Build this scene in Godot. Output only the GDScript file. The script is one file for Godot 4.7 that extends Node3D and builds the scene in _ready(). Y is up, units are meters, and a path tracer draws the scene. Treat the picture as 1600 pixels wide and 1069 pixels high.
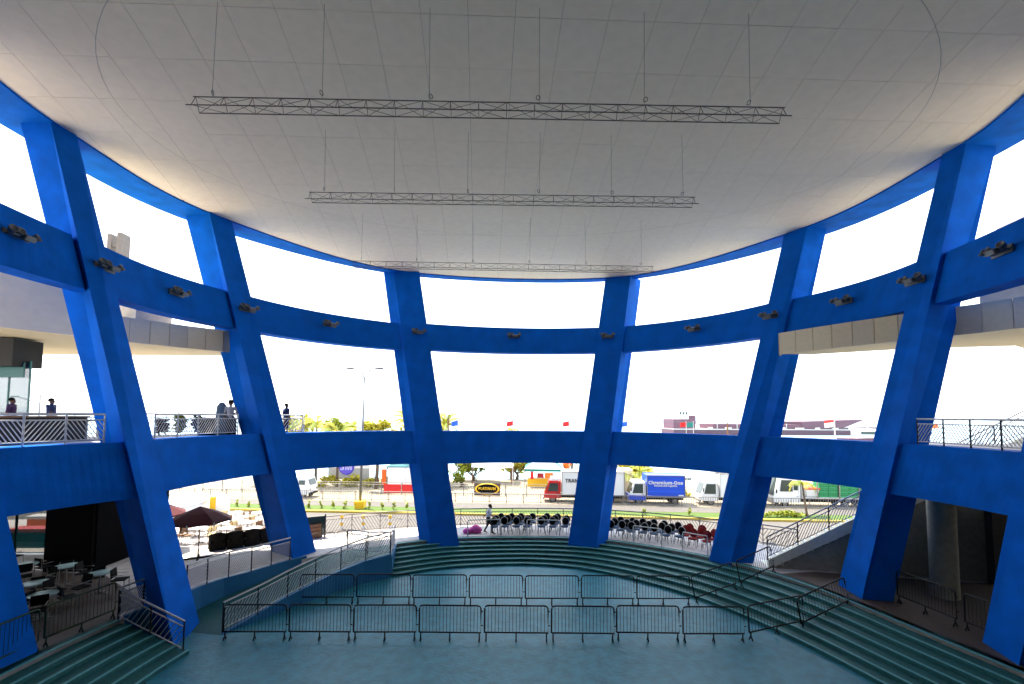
extends Node3D

# ---------------------------------------------------------------- helpers
var M := {}
var used := {}
var unit_tube: ArrayMesh
var unit_box: ArrayMesh
var rng := RandomNumberGenerator.new()

class MB:
	var st := SurfaceTool.new()
	func _init():
		st.begin(Mesh.PRIMITIVE_TRIANGLES)
		st.set_smooth_group(-1)
	func smooth(on: bool):
		st.set_smooth_group(0 if on else -1)
		return self
	func tint(c: Color):
		st.set_color(c)
		return self
	func tri(a: Vector3, b: Vector3, c: Vector3):
		st.add_vertex(a); st.add_vertex(c); st.add_vertex(b)
	func quad(a: Vector3, b: Vector3, c: Vector3, d: Vector3):   # counter-clockwise seen from outside
		tri(a, b, c); tri(a, c, d)
	func hexa(p: Array):    # four bottom corners counter-clockwise seen from above, then the four above them
		quad(p[3], p[2], p[1], p[0]); quad(p[4], p[5], p[6], p[7])
		for i in 4:
			var j := (i + 1) % 4
			quad(p[i], p[j], p[4 + j], p[4 + i])
	func box(c: Vector3, s: Vector3, b := Basis()):
		var h := s * 0.5
		var p := []
		for y in [-1, 1]:
			for k in [[-1, 1], [1, 1], [1, -1], [-1, -1]]:
				p.append(c + b * Vector3(k[0] * h.x, y * h.y, k[1] * h.z))
		hexa(p)
	func bevel_box(c: Vector3, s: Vector3, r: float, b := Basis()):   # a box whose upright edges and top are chamfered
		var h := s * 0.5
		var rings := []
		for row in [[-h.y, r], [h.y - r, r], [h.y, r * 2.0]]:
			var ring := []
			var x: float = h.x; var z: float = h.z; var q: float = r
			var ins: float = row[1] - r
			x -= ins; z -= ins
			for k in [[-x, z - q], [-x + q, z], [x - q, z], [x, z - q], [x, -z + q], [x - q, -z], [-x + q, -z], [-x, -z + q]]:
				ring.append(c + b * Vector3(k[0], row[0], k[1]))
			rings.append(ring)
		for i in 2:
			for k in 8:
				var j := (k + 1) % 8
				quad(rings[i][k], rings[i][j], rings[i + 1][j], rings[i + 1][k])
		for k in range(1, 7):
			tri(rings[2][0], rings[2][k], rings[2][k + 1])
			tri(rings[0][0], rings[0][k + 1], rings[0][k])
	func tube(pts: Array, r: float, n := 6, r2 := -1.0):
		var rings := []
		for i in pts.size():
			var d: Vector3 = (pts[mini(i + 1, pts.size() - 1)] - pts[maxi(i - 1, 0)]).normalized()
			var u := d.cross(Vector3.UP if absf(d.y) < 0.9 else Vector3.RIGHT).normalized()
			var v := d.cross(u)
			var rr := r if r2 < 0 else lerpf(r, r2, float(i) / (pts.size() - 1))
			var ring := []
			for k in n:
				var a := TAU * k / n
				ring.append(pts[i] + (u * cos(a) + v * sin(a)) * rr)
			rings.append(ring)
		for i in pts.size() - 1:
			for k in n:
				var j := (k + 1) % n
				quad(rings[i][k], rings[i][j], rings[i + 1][j], rings[i + 1][k])
		for k in range(1, n - 1):
			tri(rings[0][0], rings[0][k + 1], rings[0][k])
			tri(rings[-1][0], rings[-1][k], rings[-1][k + 1])
	func prism(poly: PackedVector2Array, y0: float, y1: float, top_only := false):   # poly holds x, z
		var p := poly
		if Geometry2D.is_polygon_clockwise(p):
			p = p.duplicate(); p.reverse()
		var t := Geometry2D.triangulate_polygon(p)
		for i in range(0, t.size(), 3):
			var a := p[t[i]]; var b := p[t[i + 1]]; var c := p[t[i + 2]]
			if (b - a).cross(c - a) < 0:
				var q := b; b = c; c = q
			tri(Vector3(a.x, y1, a.y), Vector3(c.x, y1, c.y), Vector3(b.x, y1, b.y))
			if not top_only:
				tri(Vector3(a.x, y0, a.y), Vector3(b.x, y0, b.y), Vector3(c.x, y0, c.y))
		if top_only: return
		for i in p.size():
			var a := p[i]; var b := p[(i + 1) % p.size()]
			quad(Vector3(b.x, y0, b.y), Vector3(a.x, y0, a.y), Vector3(a.x, y1, a.y), Vector3(b.x, y1, b.y))
	func band(a: Array, b: Array):      # a strip between two polylines
		for i in a.size() - 1:
			quad(a[i], a[i + 1], b[i + 1], b[i])
	func lathe(profile: Array, c: Vector3, n := 16, squash := 1.0):
		for i in profile.size() - 1:
			for k in n:
				var a := TAU * k / n; var b := TAU * (k + 1) / n
				var p0: Vector2 = profile[i]; var p1: Vector2 = profile[i + 1]
				quad(c + Vector3(cos(b) * p0.x, p0.y, sin(b) * p0.x * squash), c + Vector3(cos(a) * p0.x, p0.y, sin(a) * p0.x * squash),
					c + Vector3(cos(a) * p1.x, p1.y, sin(a) * p1.x * squash), c + Vector3(cos(b) * p1.x, p1.y, sin(b) * p1.x * squash))
	func mesh() -> ArrayMesh:
		st.generate_normals()
		return st.commit()

func tidy(n: String) -> String:
	if not used.has(n):
		used[n] = 0
		return n
	used[n] += 1
	return "%s_%03d" % [n, used[n]]

func obj(called: String, mesh: Mesh, m: Material, parent: Node3D = null, at := Transform3D()) -> MeshInstance3D:
	var o := MeshInstance3D.new()
	o.name = tidy(called) if parent == null else called
	o.mesh = mesh
	o.material_override = m
	o.transform = at
	(self if parent == null else parent).add_child(o, true)
	return o

func tag(o: Node3D, label: String, category: String, group := ""):
	o.set_meta("label", label)
	o.set_meta("category", category)
	if group != "": o.set_meta("group", group)
	return o

func struct(called: String, mesh: Mesh, m: Material, label := "") -> MeshInstance3D:
	var o := obj(called, mesh, m)
	o.set_meta("kind", "structure")
	if label != "": o.set_meta("label", label)
	return o

func thing(called: String, label: String, category: String, at := Vector3.ZERO, turn := 0.0, group := "") -> Node3D:
	var o := Node3D.new()
	o.name = tidy(called)
	add_child(o, true)
	o.position = at; o.rotation.y = turn
	tag(o, label, category, group)
	return o

func copy(src: Node3D, base_name: String, label: String, at: Transform3D) -> Node3D:
	var o: Node3D = src.duplicate()
	o.name = tidy(base_name)
	add_child(o, true)
	o.transform = at
	o.set_meta("label", label)
	return o

func rod(called: String, a: Vector3, b: Vector3, r: float, m: Material, parent: Node3D) -> MeshInstance3D:   # a round bar as a part of its own, sharing one mesh
	var d := b - a
	var y := d.normalized()
	var x := y.cross(Vector3.UP if absf(y.y) < 0.95 else Vector3.RIGHT).normalized()
	var z := x.cross(y)
	return obj(called, unit_tube, m, parent, Transform3D(Basis(x * r, d, z * r), a))

func slab(called: String, c: Vector3, s: Vector3, m: Material, parent: Node3D, b := Basis()) -> MeshInstance3D:   # a box as a part of its own, sharing one mesh
	return obj(called, unit_box, m, parent, Transform3D(b * Basis.from_scale(s), c))

func V(x: float, y: float, z: float) -> Vector3: return Vector3(x, y, z)

func plain(c: Color, rough := 0.7, metal := 0.0) -> StandardMaterial3D:
	var m := StandardMaterial3D.new()
	m.albedo_color = c; m.roughness = rough; m.metallic = metal
	return m

func noisy(c: Color, vary: float, size: float, rough := 0.8, bump := 0.0, seed_ := 1, oct := 4, freq := 0.02) -> StandardMaterial3D:   # worn, slightly uneven paint or stone
	var m := StandardMaterial3D.new()
	var n := FastNoiseLite.new()
	n.seed = seed_; n.frequency = freq; n.fractal_octaves = oct
	var g := Gradient.new()
	g.set_color(0, Color(c.r * (1 - vary), c.g * (1 - vary), c.b * (1 - vary)))
	g.set_color(1, Color(minf(c.r * (1 + vary), 1), minf(c.g * (1 + vary), 1), minf(c.b * (1 + vary), 1)))
	var t := NoiseTexture2D.new()
	t.width = 512; t.height = 512; t.seamless = true; t.noise = n; t.color_ramp = g
	m.albedo_texture = t
	m.uv1_triplanar = true; m.uv1_world_triplanar = true
	m.uv1_scale = Vector3.ONE / size
	m.roughness = rough
	if bump > 0:
		var n2 := FastNoiseLite.new()
		n2.seed = seed_ + 7; n2.frequency = 0.09; n2.fractal_octaves = 3
		var b := NoiseTexture2D.new()
		b.width = 512; b.height = 512; b.seamless = true; b.noise = n2; b.as_normal_map = true; b.bump_strength = 4.0
		m.normal_enabled = true; m.normal_texture = b; m.normal_scale = bump
	return m

func catmull(c: Array, per := 10) -> Array:
	var out := []
	for i in c.size() - 1:
		var a = c[maxi(i - 1, 0)]; var b = c[i]; var d = c[i + 1]; var e = c[mini(i + 2, c.size() - 1)]
		for k in per:
			var t := float(k) / per
			out.append(0.5 * ((2.0 * b) + (d - a) * t + (2.0 * a - 5.0 * b + 4.0 * d - e) * t * t + (3.0 * b - a - 3.0 * d + e) * t * t * t))
	out.append(c[-1])
	return out

func nth(i: int) -> String:
	return ["first", "second", "third", "fourth", "fifth", "sixth", "seventh", "eighth", "ninth", "tenth", "eleventh", "twelfth", "thirteenth", "fourteenth", "fifteenth", "sixteenth", "seventeenth", "eighteenth", "nineteenth", "twentieth"][i]

# ---------------------------------------------------------------- plan of the ring
const ROOF := 17.23
# inner face left x z, inner face right x z, side edge x z at the floor, then the same three under the roof
const COLS := [
	[-13.50, -12.30, -13.36, -13.60, -14.60, -12.20, -15.30, -9.40, -15.20, -10.60, -16.40, -9.30],
	[-11.06, -15.34, -11.28, -16.95, -12.85, -16.64, -16.11, -15.55, -15.96, -16.37, -17.17, -15.64],
	[-9.80, -21.50, -9.18, -22.51, -11.28, -22.58, -15.09, -22.51, -14.64, -23.67, -16.47, -22.90],
	[-4.11, -24.02, -2.69, -24.06, -4.75, -24.33, -8.11, -31.50, -6.35, -31.53, -8.85, -31.76],
	[2.69, -24.07, 4.09, -23.63, 4.72, -24.01, 6.80, -32.29, 8.43, -31.64, 9.56, -32.87],
	[8.65, -21.25, 9.30, -20.56, 10.22, -20.39, 14.55, -23.90, 15.06, -22.78, 16.28, -23.05],
	[12.23, -17.99, 12.02, -16.56, 12.97, -16.32, 15.69, -16.19, 15.76, -15.36, 16.99, -15.46],
	[13.20, -13.50, 12.82, -12.25, 13.90, -12.00, 14.40, -10.60, 14.30, -9.40, 15.40, -9.30]]

func col_point(i: int, k: int, h: float) -> Vector3:
	var c: Array = COLS[i]
	var t := h / ROOF
	return V(lerpf(c[k * 2], c[6 + k * 2], t), h, lerpf(c[k * 2 + 1], c[7 + k * 2], t))

func col_mid(i: int, h: float) -> Vector3:
	return (col_point(i, 0, h) + col_point(i, 1, h)) * 0.5

func ring(h: float, per := 10) -> Array:   # the inner line of the ring at a height, from the left front round the back to the right front
	var c := []
	var a := col_mid(0, h); var b := col_mid(7, h)
	c.append(a + V(-0.2, 0, 10))
	for i in 8: c.append(col_mid(i, h))
	c.append(b + V(0.4, 0, 10))
	return catmull(c, per)

func offset_line(line: Array, d: float) -> Array:   # pushed outwards, away from the middle of the arena
	var out := []
	for i in line.size():
		var t: Vector3 = line[mini(i + 1, line.size() - 1)] - line[maxi(i - 1, 0)]
		out.append(line[i] + V(t.z, 0, -t.x).normalized() * d)
	return out

func at_height(line: Array, h: float) -> Array:
	var out := []
	for p in line: out.append(V(p.x, h, p.z))
	return out

func wall_mesh(line: Array, h0: float, h1: float, d0: float, d1: float) -> ArrayMesh:   # a curved beam: between two offsets of a line and two heights
	var mb := MB.new()
	var a := offset_line(line, d0); var b := offset_line(line, d1)
	mb.band(at_height(a, h0), at_height(a, h1)); mb.band(at_height(b, h1), at_height(b, h0))
	mb.band(at_height(a, h1), at_height(b, h1)); mb.band(at_height(b, h0), at_height(a, h0))
	var e := line.size() - 1
	mb.quad(V(b[0].x, h0, b[0].z), V(a[0].x, h0, a[0].z), V(a[0].x, h1, a[0].z), V(b[0].x, h1, b[0].z))
	mb.quad(V(a[e].x, h0, a[e].z), V(b[e].x, h0, b[e].z), V(b[e].x, h1, b[e].z), V(a[e].x, h1, a[e].z))
	return mb.mesh()

# ---------------------------------------------------------------- makers
func railing(called: String, label: String, path: Array, bay: float, h: float, m: Material, flip := true, slats := 8, dark: Material = null) -> Node3D:
	# posts, hand rail, two thin rails and slanting bars; path holds the foot of the railing
	var t := thing(called, label, "railing", path[0], 0, "steel railings with slanting bars")
	var o: Vector3 = path[0]
	var feet := []
	var long := 0.0
	for i in path.size() - 1: long += path[i].distance_to(path[i + 1])
	var step := long / maxi(1, roundi(long / bay))
	var left := 0.0
	for i in path.size() - 1:
		var d: float = path[i].distance_to(path[i + 1])
		while left < d - 0.01:
			feet.append(path[i].lerp(path[i + 1], left / d) - o); left += step
		left -= d
	feet.append(path[-1] - o)
	var up := V(0, 1, 0)
	var pm: Material = dark if dark else m
	for i in feet.size():
		rod("post", feet[i], feet[i] + up * h, 0.025, pm, t)
		if i == feet.size() - 1: break
		var a: Vector3 = feet[i]; var b: Vector3 = feet[i + 1]
		rod("hand_rail", a + up * h, b + up * h, 0.032, m, t)
		rod("middle_rail", a + up * (h - 0.17), b + up * (h - 0.17), 0.02, m, t)
		rod("lower_rail", a + up * 0.14, b + up * 0.14, 0.02, m, t)
		var lean := (0.55 if (i % 2 == 0 or not flip) else -0.55) * 0.62 / maxf(0.5, a.distance_to(b)) * 1.25
		var total := slats + ceili(absf(lean) * slats)
		for k in total:
			var u := -absf(lean) * 0.5 + (1.0 + absf(lean)) * (k + 0.5) / total
			# cut the bar where it meets the posts
			var s0 := clampf((0.02 - u + lean * 0.5) / lean, 0, 1); var s1 := clampf((0.98 - u + lean * 0.5) / lean, 0, 1)
			if s0 > s1:
				var sw := s0; s0 = s1; s1 = sw
			if s1 - s0 < 0.06: continue
			rod("slanting_bar", a.lerp(b, u - lean * 0.5 + lean * s0) + up * lerpf(0.14, h - 0.17, s0), a.lerp(b, u - lean * 0.5 + lean * s1) + up * lerpf(0.14, h - 0.17, s1), 0.014, m, t)
	return t

var barrier0: Node3D
func crowd_barrier(label: String, a: Vector3, b: Vector3, group: String, m: Material = null) -> Node3D:
	# stands with its two ends on a and b; about 2.1 m long
	if barrier0 == null:
		barrier0 = thing("crowd_barrier", label, "crowd barrier", Vector3.ZERO, 0, group)
		var w := 2.07; var lo := 0.27; var hi := 1.13; var r := 0.10
		var pts := [V(0.04, lo, 0), V(0.04, hi - r, 0), V(0.04 + r * 0.3, hi - r * 0.3, 0), V(0.04 + r, hi, 0), V(w - r, hi, 0), V(w - r * 0.3, hi - r * 0.3, 0), V(w, hi - r, 0), V(w, lo, 0), V(0.04, lo, 0)]
		var mb := MB.new(); mb.smooth(true); mb.tube(pts, 0.026, 8)
		obj("frame", mb.mesh(), M.barrier, barrier0)
		for k in 17:
			var x := 0.04 + (w - 0.04) * (k + 1) / 18.0
			rod("bar", V(x, lo, 0), V(x, hi, 0), 0.0065, M.barrier, barrier0)
		for x in [0.09, 1.05, 2.02]:
			var fb := MB.new(); fb.smooth(true)
			fb.tube([V(x, lo, 0), V(x, 0.13, 0), V(x, 0.10, 0.03), V(x, 0.01, 0.075)], 0.023, 7)
			fb.tube([V(x, 0.13, 0), V(x, 0.10, -0.03), V(x, 0.01, -0.075)], 0.023, 7)
			obj("foot", fb.mesh(), M.barrier, barrier0)
		for y in [0.5, 0.95]: slab("hook", V(w + 0.035, y, 0), V(0.06, 0.03, 0.03), M.barrier, barrier0)
		_place(barrier0, a, b)
		return barrier0
	var t := copy(barrier0, "crowd_barrier", label, Transform3D())
	t.set_meta("group", group)
	_place(t, a, b)
	return t

func _place(t: Node3D, a: Vector3, b: Vector3):
	a += V(rng.randf_range(-0.01, 0.01), 0, rng.randf_range(-0.05, 0.05)); b += V(rng.randf_range(-0.01, 0.01), 0, rng.randf_range(-0.05, 0.05))
	var x := (b - a) / 2.14
	var z := x.cross(Vector3.UP).normalized() * 1.0
	var y := z.cross(x).normalized()
	t.transform = Transform3D(Basis(x, y, z), a)

func person_mesh(J: Dictionary, cloth: Dictionary) -> ArrayMesh:
	# one skin over the joints: tapered capsules joined with a smooth minimum, meshed as surface nets; colours follow the nearest limb
	var bones := [["hip", "chest", 0.125, 0.15, "top"], ["chest", "neck", 0.13, 0.055, "top"], ["neck", "head", 0.05, 0.06, "skin"], ["head", "crown", 0.078, 0.085, "skin"], ["head", "chin", 0.07, 0.045, "skin"], ["head", "nose", 0.05, 0.014, "skin"]]
	for s in ["l", "r"]:
		bones.append_array([["chest", s + "shoulder", 0.10, 0.06, "top"], [s + "shoulder", s + "elbow", 0.055, 0.043, "sleeve"], [s + "elbow", s + "wrist", 0.04, 0.028, "skin"], [s + "wrist", s + "hand", 0.03, 0.022, "skin"],
			["hip", s + "hip", 0.12, 0.095, "legs"], [s + "hip", s + "knee", 0.092, 0.062, "legs"], [s + "knee", s + "ankle", 0.06, 0.042, "legs"], [s + "ankle", s + "toe", 0.045, 0.033, "shoe"]])
	var lo := Vector3.INF; var hi := -Vector3.INF
	for k in J:
		lo = lo.min(J[k]); hi = hi.max(J[k])
	var c := 0.028
	lo -= Vector3.ONE * 0.2; hi += Vector3.ONE * 0.2
	var n := Vector3i(((hi - lo) / c).ceil())
	var f := PackedFloat32Array(); f.resize(n.x * n.y * n.z); f.fill(9.0)
	var own := PackedInt32Array(); own.resize(f.size())
	var best := PackedFloat32Array(); best.resize(f.size()); best.fill(9.0)
	for bi in bones.size():
		var b: Array = bones[bi]
		var p: Vector3 = J[b[0]]; var q: Vector3 = J[b[1]]
		var ra: float = b[2]; var rb: float = b[3]
		var m := maxf(ra, rb) + 0.07
		var i0 := Vector3i(((p.min(q) - Vector3.ONE * m - lo) / c).floor()).max(Vector3i.ZERO)
		var i1 := Vector3i(((p.max(q) + Vector3.ONE * m - lo) / c).ceil()).min(n - Vector3i.ONE)
		var pq := q - p; var l2 := maxf(pq.length_squared(), 1e-6)
		for z in range(i0.z, i1.z + 1):
			for y in range(i0.y, i1.y + 1):
				for x in range(i0.x, i1.x + 1):
					var v := lo + Vector3(x, y, z) * c
					var t := clampf((v - p).dot(pq) / l2, 0, 1)
					var d := v.distance_to(p + pq * t) - lerpf(ra, rb, t)
					var id := (z * n.y + y) * n.x + x
					if d < best[id]:
						best[id] = d; own[id] = bi
					var e := f[id]
					var k := 0.03
					var h := clampf(0.5 + 0.5 * (e - d) / k, 0, 1)
					f[id] = lerpf(e, d, h) - k * h * (1 - h)
	var at := {}
	var st := SurfaceTool.new(); st.begin(Mesh.PRIMITIVE_TRIANGLES)
	var corner := []
	for k in 8: corner.append(Vector3i(k & 1, (k >> 1) & 1, k >> 2))
	var count := 0
	for z in n.z - 1:
		for y in n.y - 1:
			for x in n.x - 1:
				var sum := Vector3.ZERO; var cuts := 0
				var vals := []
				for k in 8: vals.append(f[((z + corner[k].z) * n.y + y + corner[k].y) * n.x + x + corner[k].x])
				for e in [[0, 1], [2, 3], [4, 5], [6, 7], [0, 2], [1, 3], [4, 6], [5, 7], [0, 4], [1, 5], [2, 6], [3, 7]]:
					var a: float = vals[e[0]]; var b: float = vals[e[1]]
					if (a < 0) != (b < 0):
						sum += Vector3(corner[e[0]]).lerp(Vector3(corner[e[1]]), a / (a - b)); cuts += 1
				if cuts:
					st.set_smooth_group(0)
					st.set_color(cloth[bones[own[(z * n.y + y) * n.x + x]][4]])
					st.add_vertex(lo + (Vector3(x, y, z) + sum / cuts) * c)
					at[Vector3i(x, y, z)] = count; count += 1
	for cell in at:
		for ax in 3:
			var d := Vector3i.ZERO; d[ax] = 1
			var u := Vector3i.ZERO; u[(ax + 1) % 3] = 1
			var w := Vector3i.ZERO; w[(ax + 2) % 3] = 1
			var A: float = f[(cell.z * n.y + cell.y) * n.x + cell.x]
			var e: Vector3i = cell + d
			var B: float = f[(e.z * n.y + e.y) * n.x + e.x]
			if (A < 0) == (B < 0) or not (at.has(cell - u) and at.has(cell - w) and at.has(cell - u - w)): continue
			var q := [at[cell], at[cell - u], at[cell - u - w], at[cell - w]]
			if A < 0: q.reverse()
			for k in [0, 1, 2, 0, 2, 3]: st.add_index(q[k])
	st.generate_normals()
	return st.commit()

func person(label: String, at: Vector3, turn: float, pose: Dictionary, cloth: Dictionary, hair: Material, tall := 1.0) -> Node3D:
	var J := {"hip": V(0, 0.88, 0), "chest": V(0, 1.20, 0.0), "neck": V(0, 1.38, 0.01), "head": V(0, 1.49, 0.02), "crown": V(0, 1.53, 0.0), "chin": V(0, 1.44, 0.06), "nose": V(0, 1.485, 0.105),
		"lshoulder": V(-0.18, 1.31, 0), "lelbow": V(-0.23, 1.06, -0.02), "lwrist": V(-0.24, 0.84, 0.06), "lhand": V(-0.235, 0.73, 0.08),
		"rshoulder": V(0.18, 1.31, 0), "relbow": V(0.23, 1.06, -0.02), "rwrist": V(0.24, 0.84, 0.06), "rhand": V(0.235, 0.73, 0.08),
		"lhip": V(-0.09, 0.82, 0), "lknee": V(-0.10, 0.46, 0.02), "lankle": V(-0.10, 0.08, 0), "ltoe": V(-0.11, 0.035, 0.16),
		"rhip": V(0.09, 0.82, 0), "rknee": V(0.10, 0.46, 0.02), "rankle": V(0.10, 0.08, 0), "rtoe": V(0.11, 0.035, 0.16)}
	for k in pose: J[k] = pose[k]
	var t := thing("person", label, "person", at, turn)
	t.scale = Vector3.ONE * tall
	obj("body", person_mesh(J, cloth), M.cloth, t)
	var hd: Vector3 = J.crown
	var mb := MB.new(); mb.smooth(true)
	mb.lathe([Vector2(0.098, -0.03), Vector2(0.10, 0.03), Vector2(0.082, 0.075), Vector2(0.045, 0.10), Vector2(0.001, 0.108)], hd + V(0, 0, -0.014), 12)
	obj("hair", mb.mesh(), hair, t)
	var face: Vector3 = (J.nose - J.head).normalized()
	var side := face.cross(Vector3.UP).normalized()
	for s in [-1, 1]:
		slab("eye", J.head + face * 0.078 + side * 0.03 * s + V(0, 0.022, 0), Vector3.ONE * 0.014, M.black, t)
		slab("ear", J.head + side * 0.085 * s + V(0, 0.005, 0), V(0.02, 0.05, 0.03), M.skin, t)
	slab("mouth", J.head + face * 0.072 + V(0, -0.045, 0), Vector3(0.04, 0.008, 0.02), M.maroon, t)
	return t

func leaf_frond(l: float, droop: float, rise: float, w := 0.28) -> ArrayMesh:
	# a palm leaf: an arching rib with pairs of narrow leaflets
	var mb := MB.new()
	var pts := []
	for i in 9:
		var u := i / 8.0
		pts.append(V(l * u * (1.0 - 0.18 * u), rise * sin(u * 2.0) - droop * u * u, 0))
	mb.tube(pts, 0.03, 4, 0.008)
	for i in range(1, 16):
		var u := i / 15.5
		var k := int(u * 8); var p: Vector3 = pts[k].lerp(pts[mini(k + 1, 8)], u * 8 - k)
		var d: Vector3 = (pts[mini(k + 1, 8)] - pts[maxi(k - 1, 0)]).normalized()
		var ll := w * l * (0.35 + 1.1 * sin(u * 2.6)) * 0.75
		for s in [-1, 1]:
			var tip: Vector3 = p + (V(0, 0, s) * 0.8 + d * 0.55 + V(0, -0.28 - 0.2 * u, 0)) * ll
			var q := d * (l * 0.028)
			mb.tri(p - q, p + q, tip); 
	return mb.mesh()

var fronds := []
func palm(label: String, at: Vector3, h: float, size: float, count: int, group: String, sway := 0.0):
	if fronds.is_empty():
		for k in 3: fronds.append(leaf_frond(1.0, [0.55, 0.35, 0.75][k], [0.30, 0.45, 0.2][k]))
	var t := thing("palm_tree", label, "palm tree", at, rng.randf() * TAU, group)
	var mb := MB.new(); mb.smooth(true)
	mb.tube([V(0, 0, 0), V(sway * 0.4, h * 0.35, 0), V(sway * 0.8, h * 0.7, 0), V(sway, h, 0)], 0.16 * minf(1, size / 2), 8, 0.09 * minf(1, size / 2))
	obj("trunk", mb.mesh(), M.trunk, t)
	for k in count:
		var b := Basis(Vector3.UP, TAU * k / count + rng.randf_range(-0.25, 0.25)) * Basis(Vector3.BACK, rng.randf_range(-0.25, 0.65))
		obj("frond", fronds[k % 3], [M.palm_a, M.palm_b, M.palm_c][rng.randi() % 3], t, Transform3D(b.scaled(Vector3.ONE * size * rng.randf_range(0.8, 1.1)), V(sway, h, 0)))

func foliage_mesh(r: Vector3, n: int, leaf: float) -> ArrayMesh:
	# leaf clumps scattered through a lumpy crown
	var mb := MB.new()
	var lumps := []
	for k in 7: lumps.append([V(rng.randf_range(-0.6, 0.6), rng.randf_range(-0.45, 0.6), rng.randf_range(-0.6, 0.6)) * r, rng.randf_range(0.35, 0.6)])
	for k in n:
		var lump: Array = lumps[rng.randi() % lumps.size()]
		var d := V(rng.randfn(), rng.randfn(), rng.randfn()).normalized() * pow(rng.randf(), 0.45) * float(lump[1])
		var p: Vector3 = lump[0] + d * r
		var a := V(rng.randfn(), rng.randfn() * 0.6, rng.randfn()).normalized()
		var b := a.cross(V(rng.randfn(), rng.randfn(), rng.randfn()).normalized()).normalized()
		var s := leaf * rng.randf_range(0.6, 1.3)
		mb.tri(p - b * s * 0.4, p + a * s, p + b * s * 0.4)
		mb.tri(p - b * s * 0.4, p + b * s * 0.4, p - a * s * 0.6)
	return mb.mesh()

func bush(label: String, category: String, called: String, at: Vector3, r: Vector3, n: int, leaf: float, m: Material, group := "", trunk := 0.0):
	var t := thing(called, label, category, at, 0, group)
	if trunk > 0:
		var mb := MB.new(); mb.smooth(true)
		mb.tube([V(0, 0, 0), V(0.1, trunk * 0.5, 0), V(0, trunk, 0)], 0.22, 8, 0.13)
		for k in 4:
			var a := TAU * k / 4 + 0.4
			mb.tube([V(0.02, trunk * 0.7, 0), V(cos(a) * r.x * 0.35, trunk + r.y * 0.3, sin(a) * r.z * 0.35), V(cos(a) * r.x * 0.6, trunk + r.y * 0.9, sin(a) * r.z * 0.6)], 0.09, 6, 0.03)
		obj("trunk", mb.mesh(), M.trunk, t)
	obj("crown", foliage_mesh(r, n, leaf), m, t, Transform3D(Basis(), V(0, trunk + r.y * 0.8, 0)))

func text(s: String, size: float, m: Material, parent: Node3D, at: Transform3D, deep := 0.02, bold := 700) -> MeshInstance3D:
	var tm := TextMesh.new()
	var sf := SystemFont.new()
	sf.font_names = PackedStringArray(["Droid Sans"]); sf.font_weight = bold
	tm.font = sf; tm.text = s; tm.font_size = 64; tm.pixel_size = size / 64.0; tm.depth = deep
	return obj("lettering", tm, m, parent, at)

func wheel(parent: Node3D, at: Vector3, r: float, w: float):
	var q := Transform3D(Basis(Vector3.RIGHT, PI / 2), at)
	var mb := MB.new(); mb.smooth(true)
	mb.lathe([Vector2(r * 0.6, -w / 2), Vector2(r * 0.93, -w / 2), Vector2(r, -w * 0.35), Vector2(r, w * 0.35), Vector2(r * 0.93, w / 2), Vector2(r * 0.6, w / 2)], Vector3.ZERO, 18)
	var o := obj("wheel", mb.mesh(), M.rubber, parent, q)
	var mr := MB.new()
	mr.lathe([Vector2(0.01, w * 0.3), Vector2(r * 0.25, w * 0.32), Vector2(r * 0.5, w * 0.2), Vector2(r * 0.62, w * 0.42)], Vector3.ZERO, 14)
	obj("rim", mr.mesh(), M.steel, o)

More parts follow.
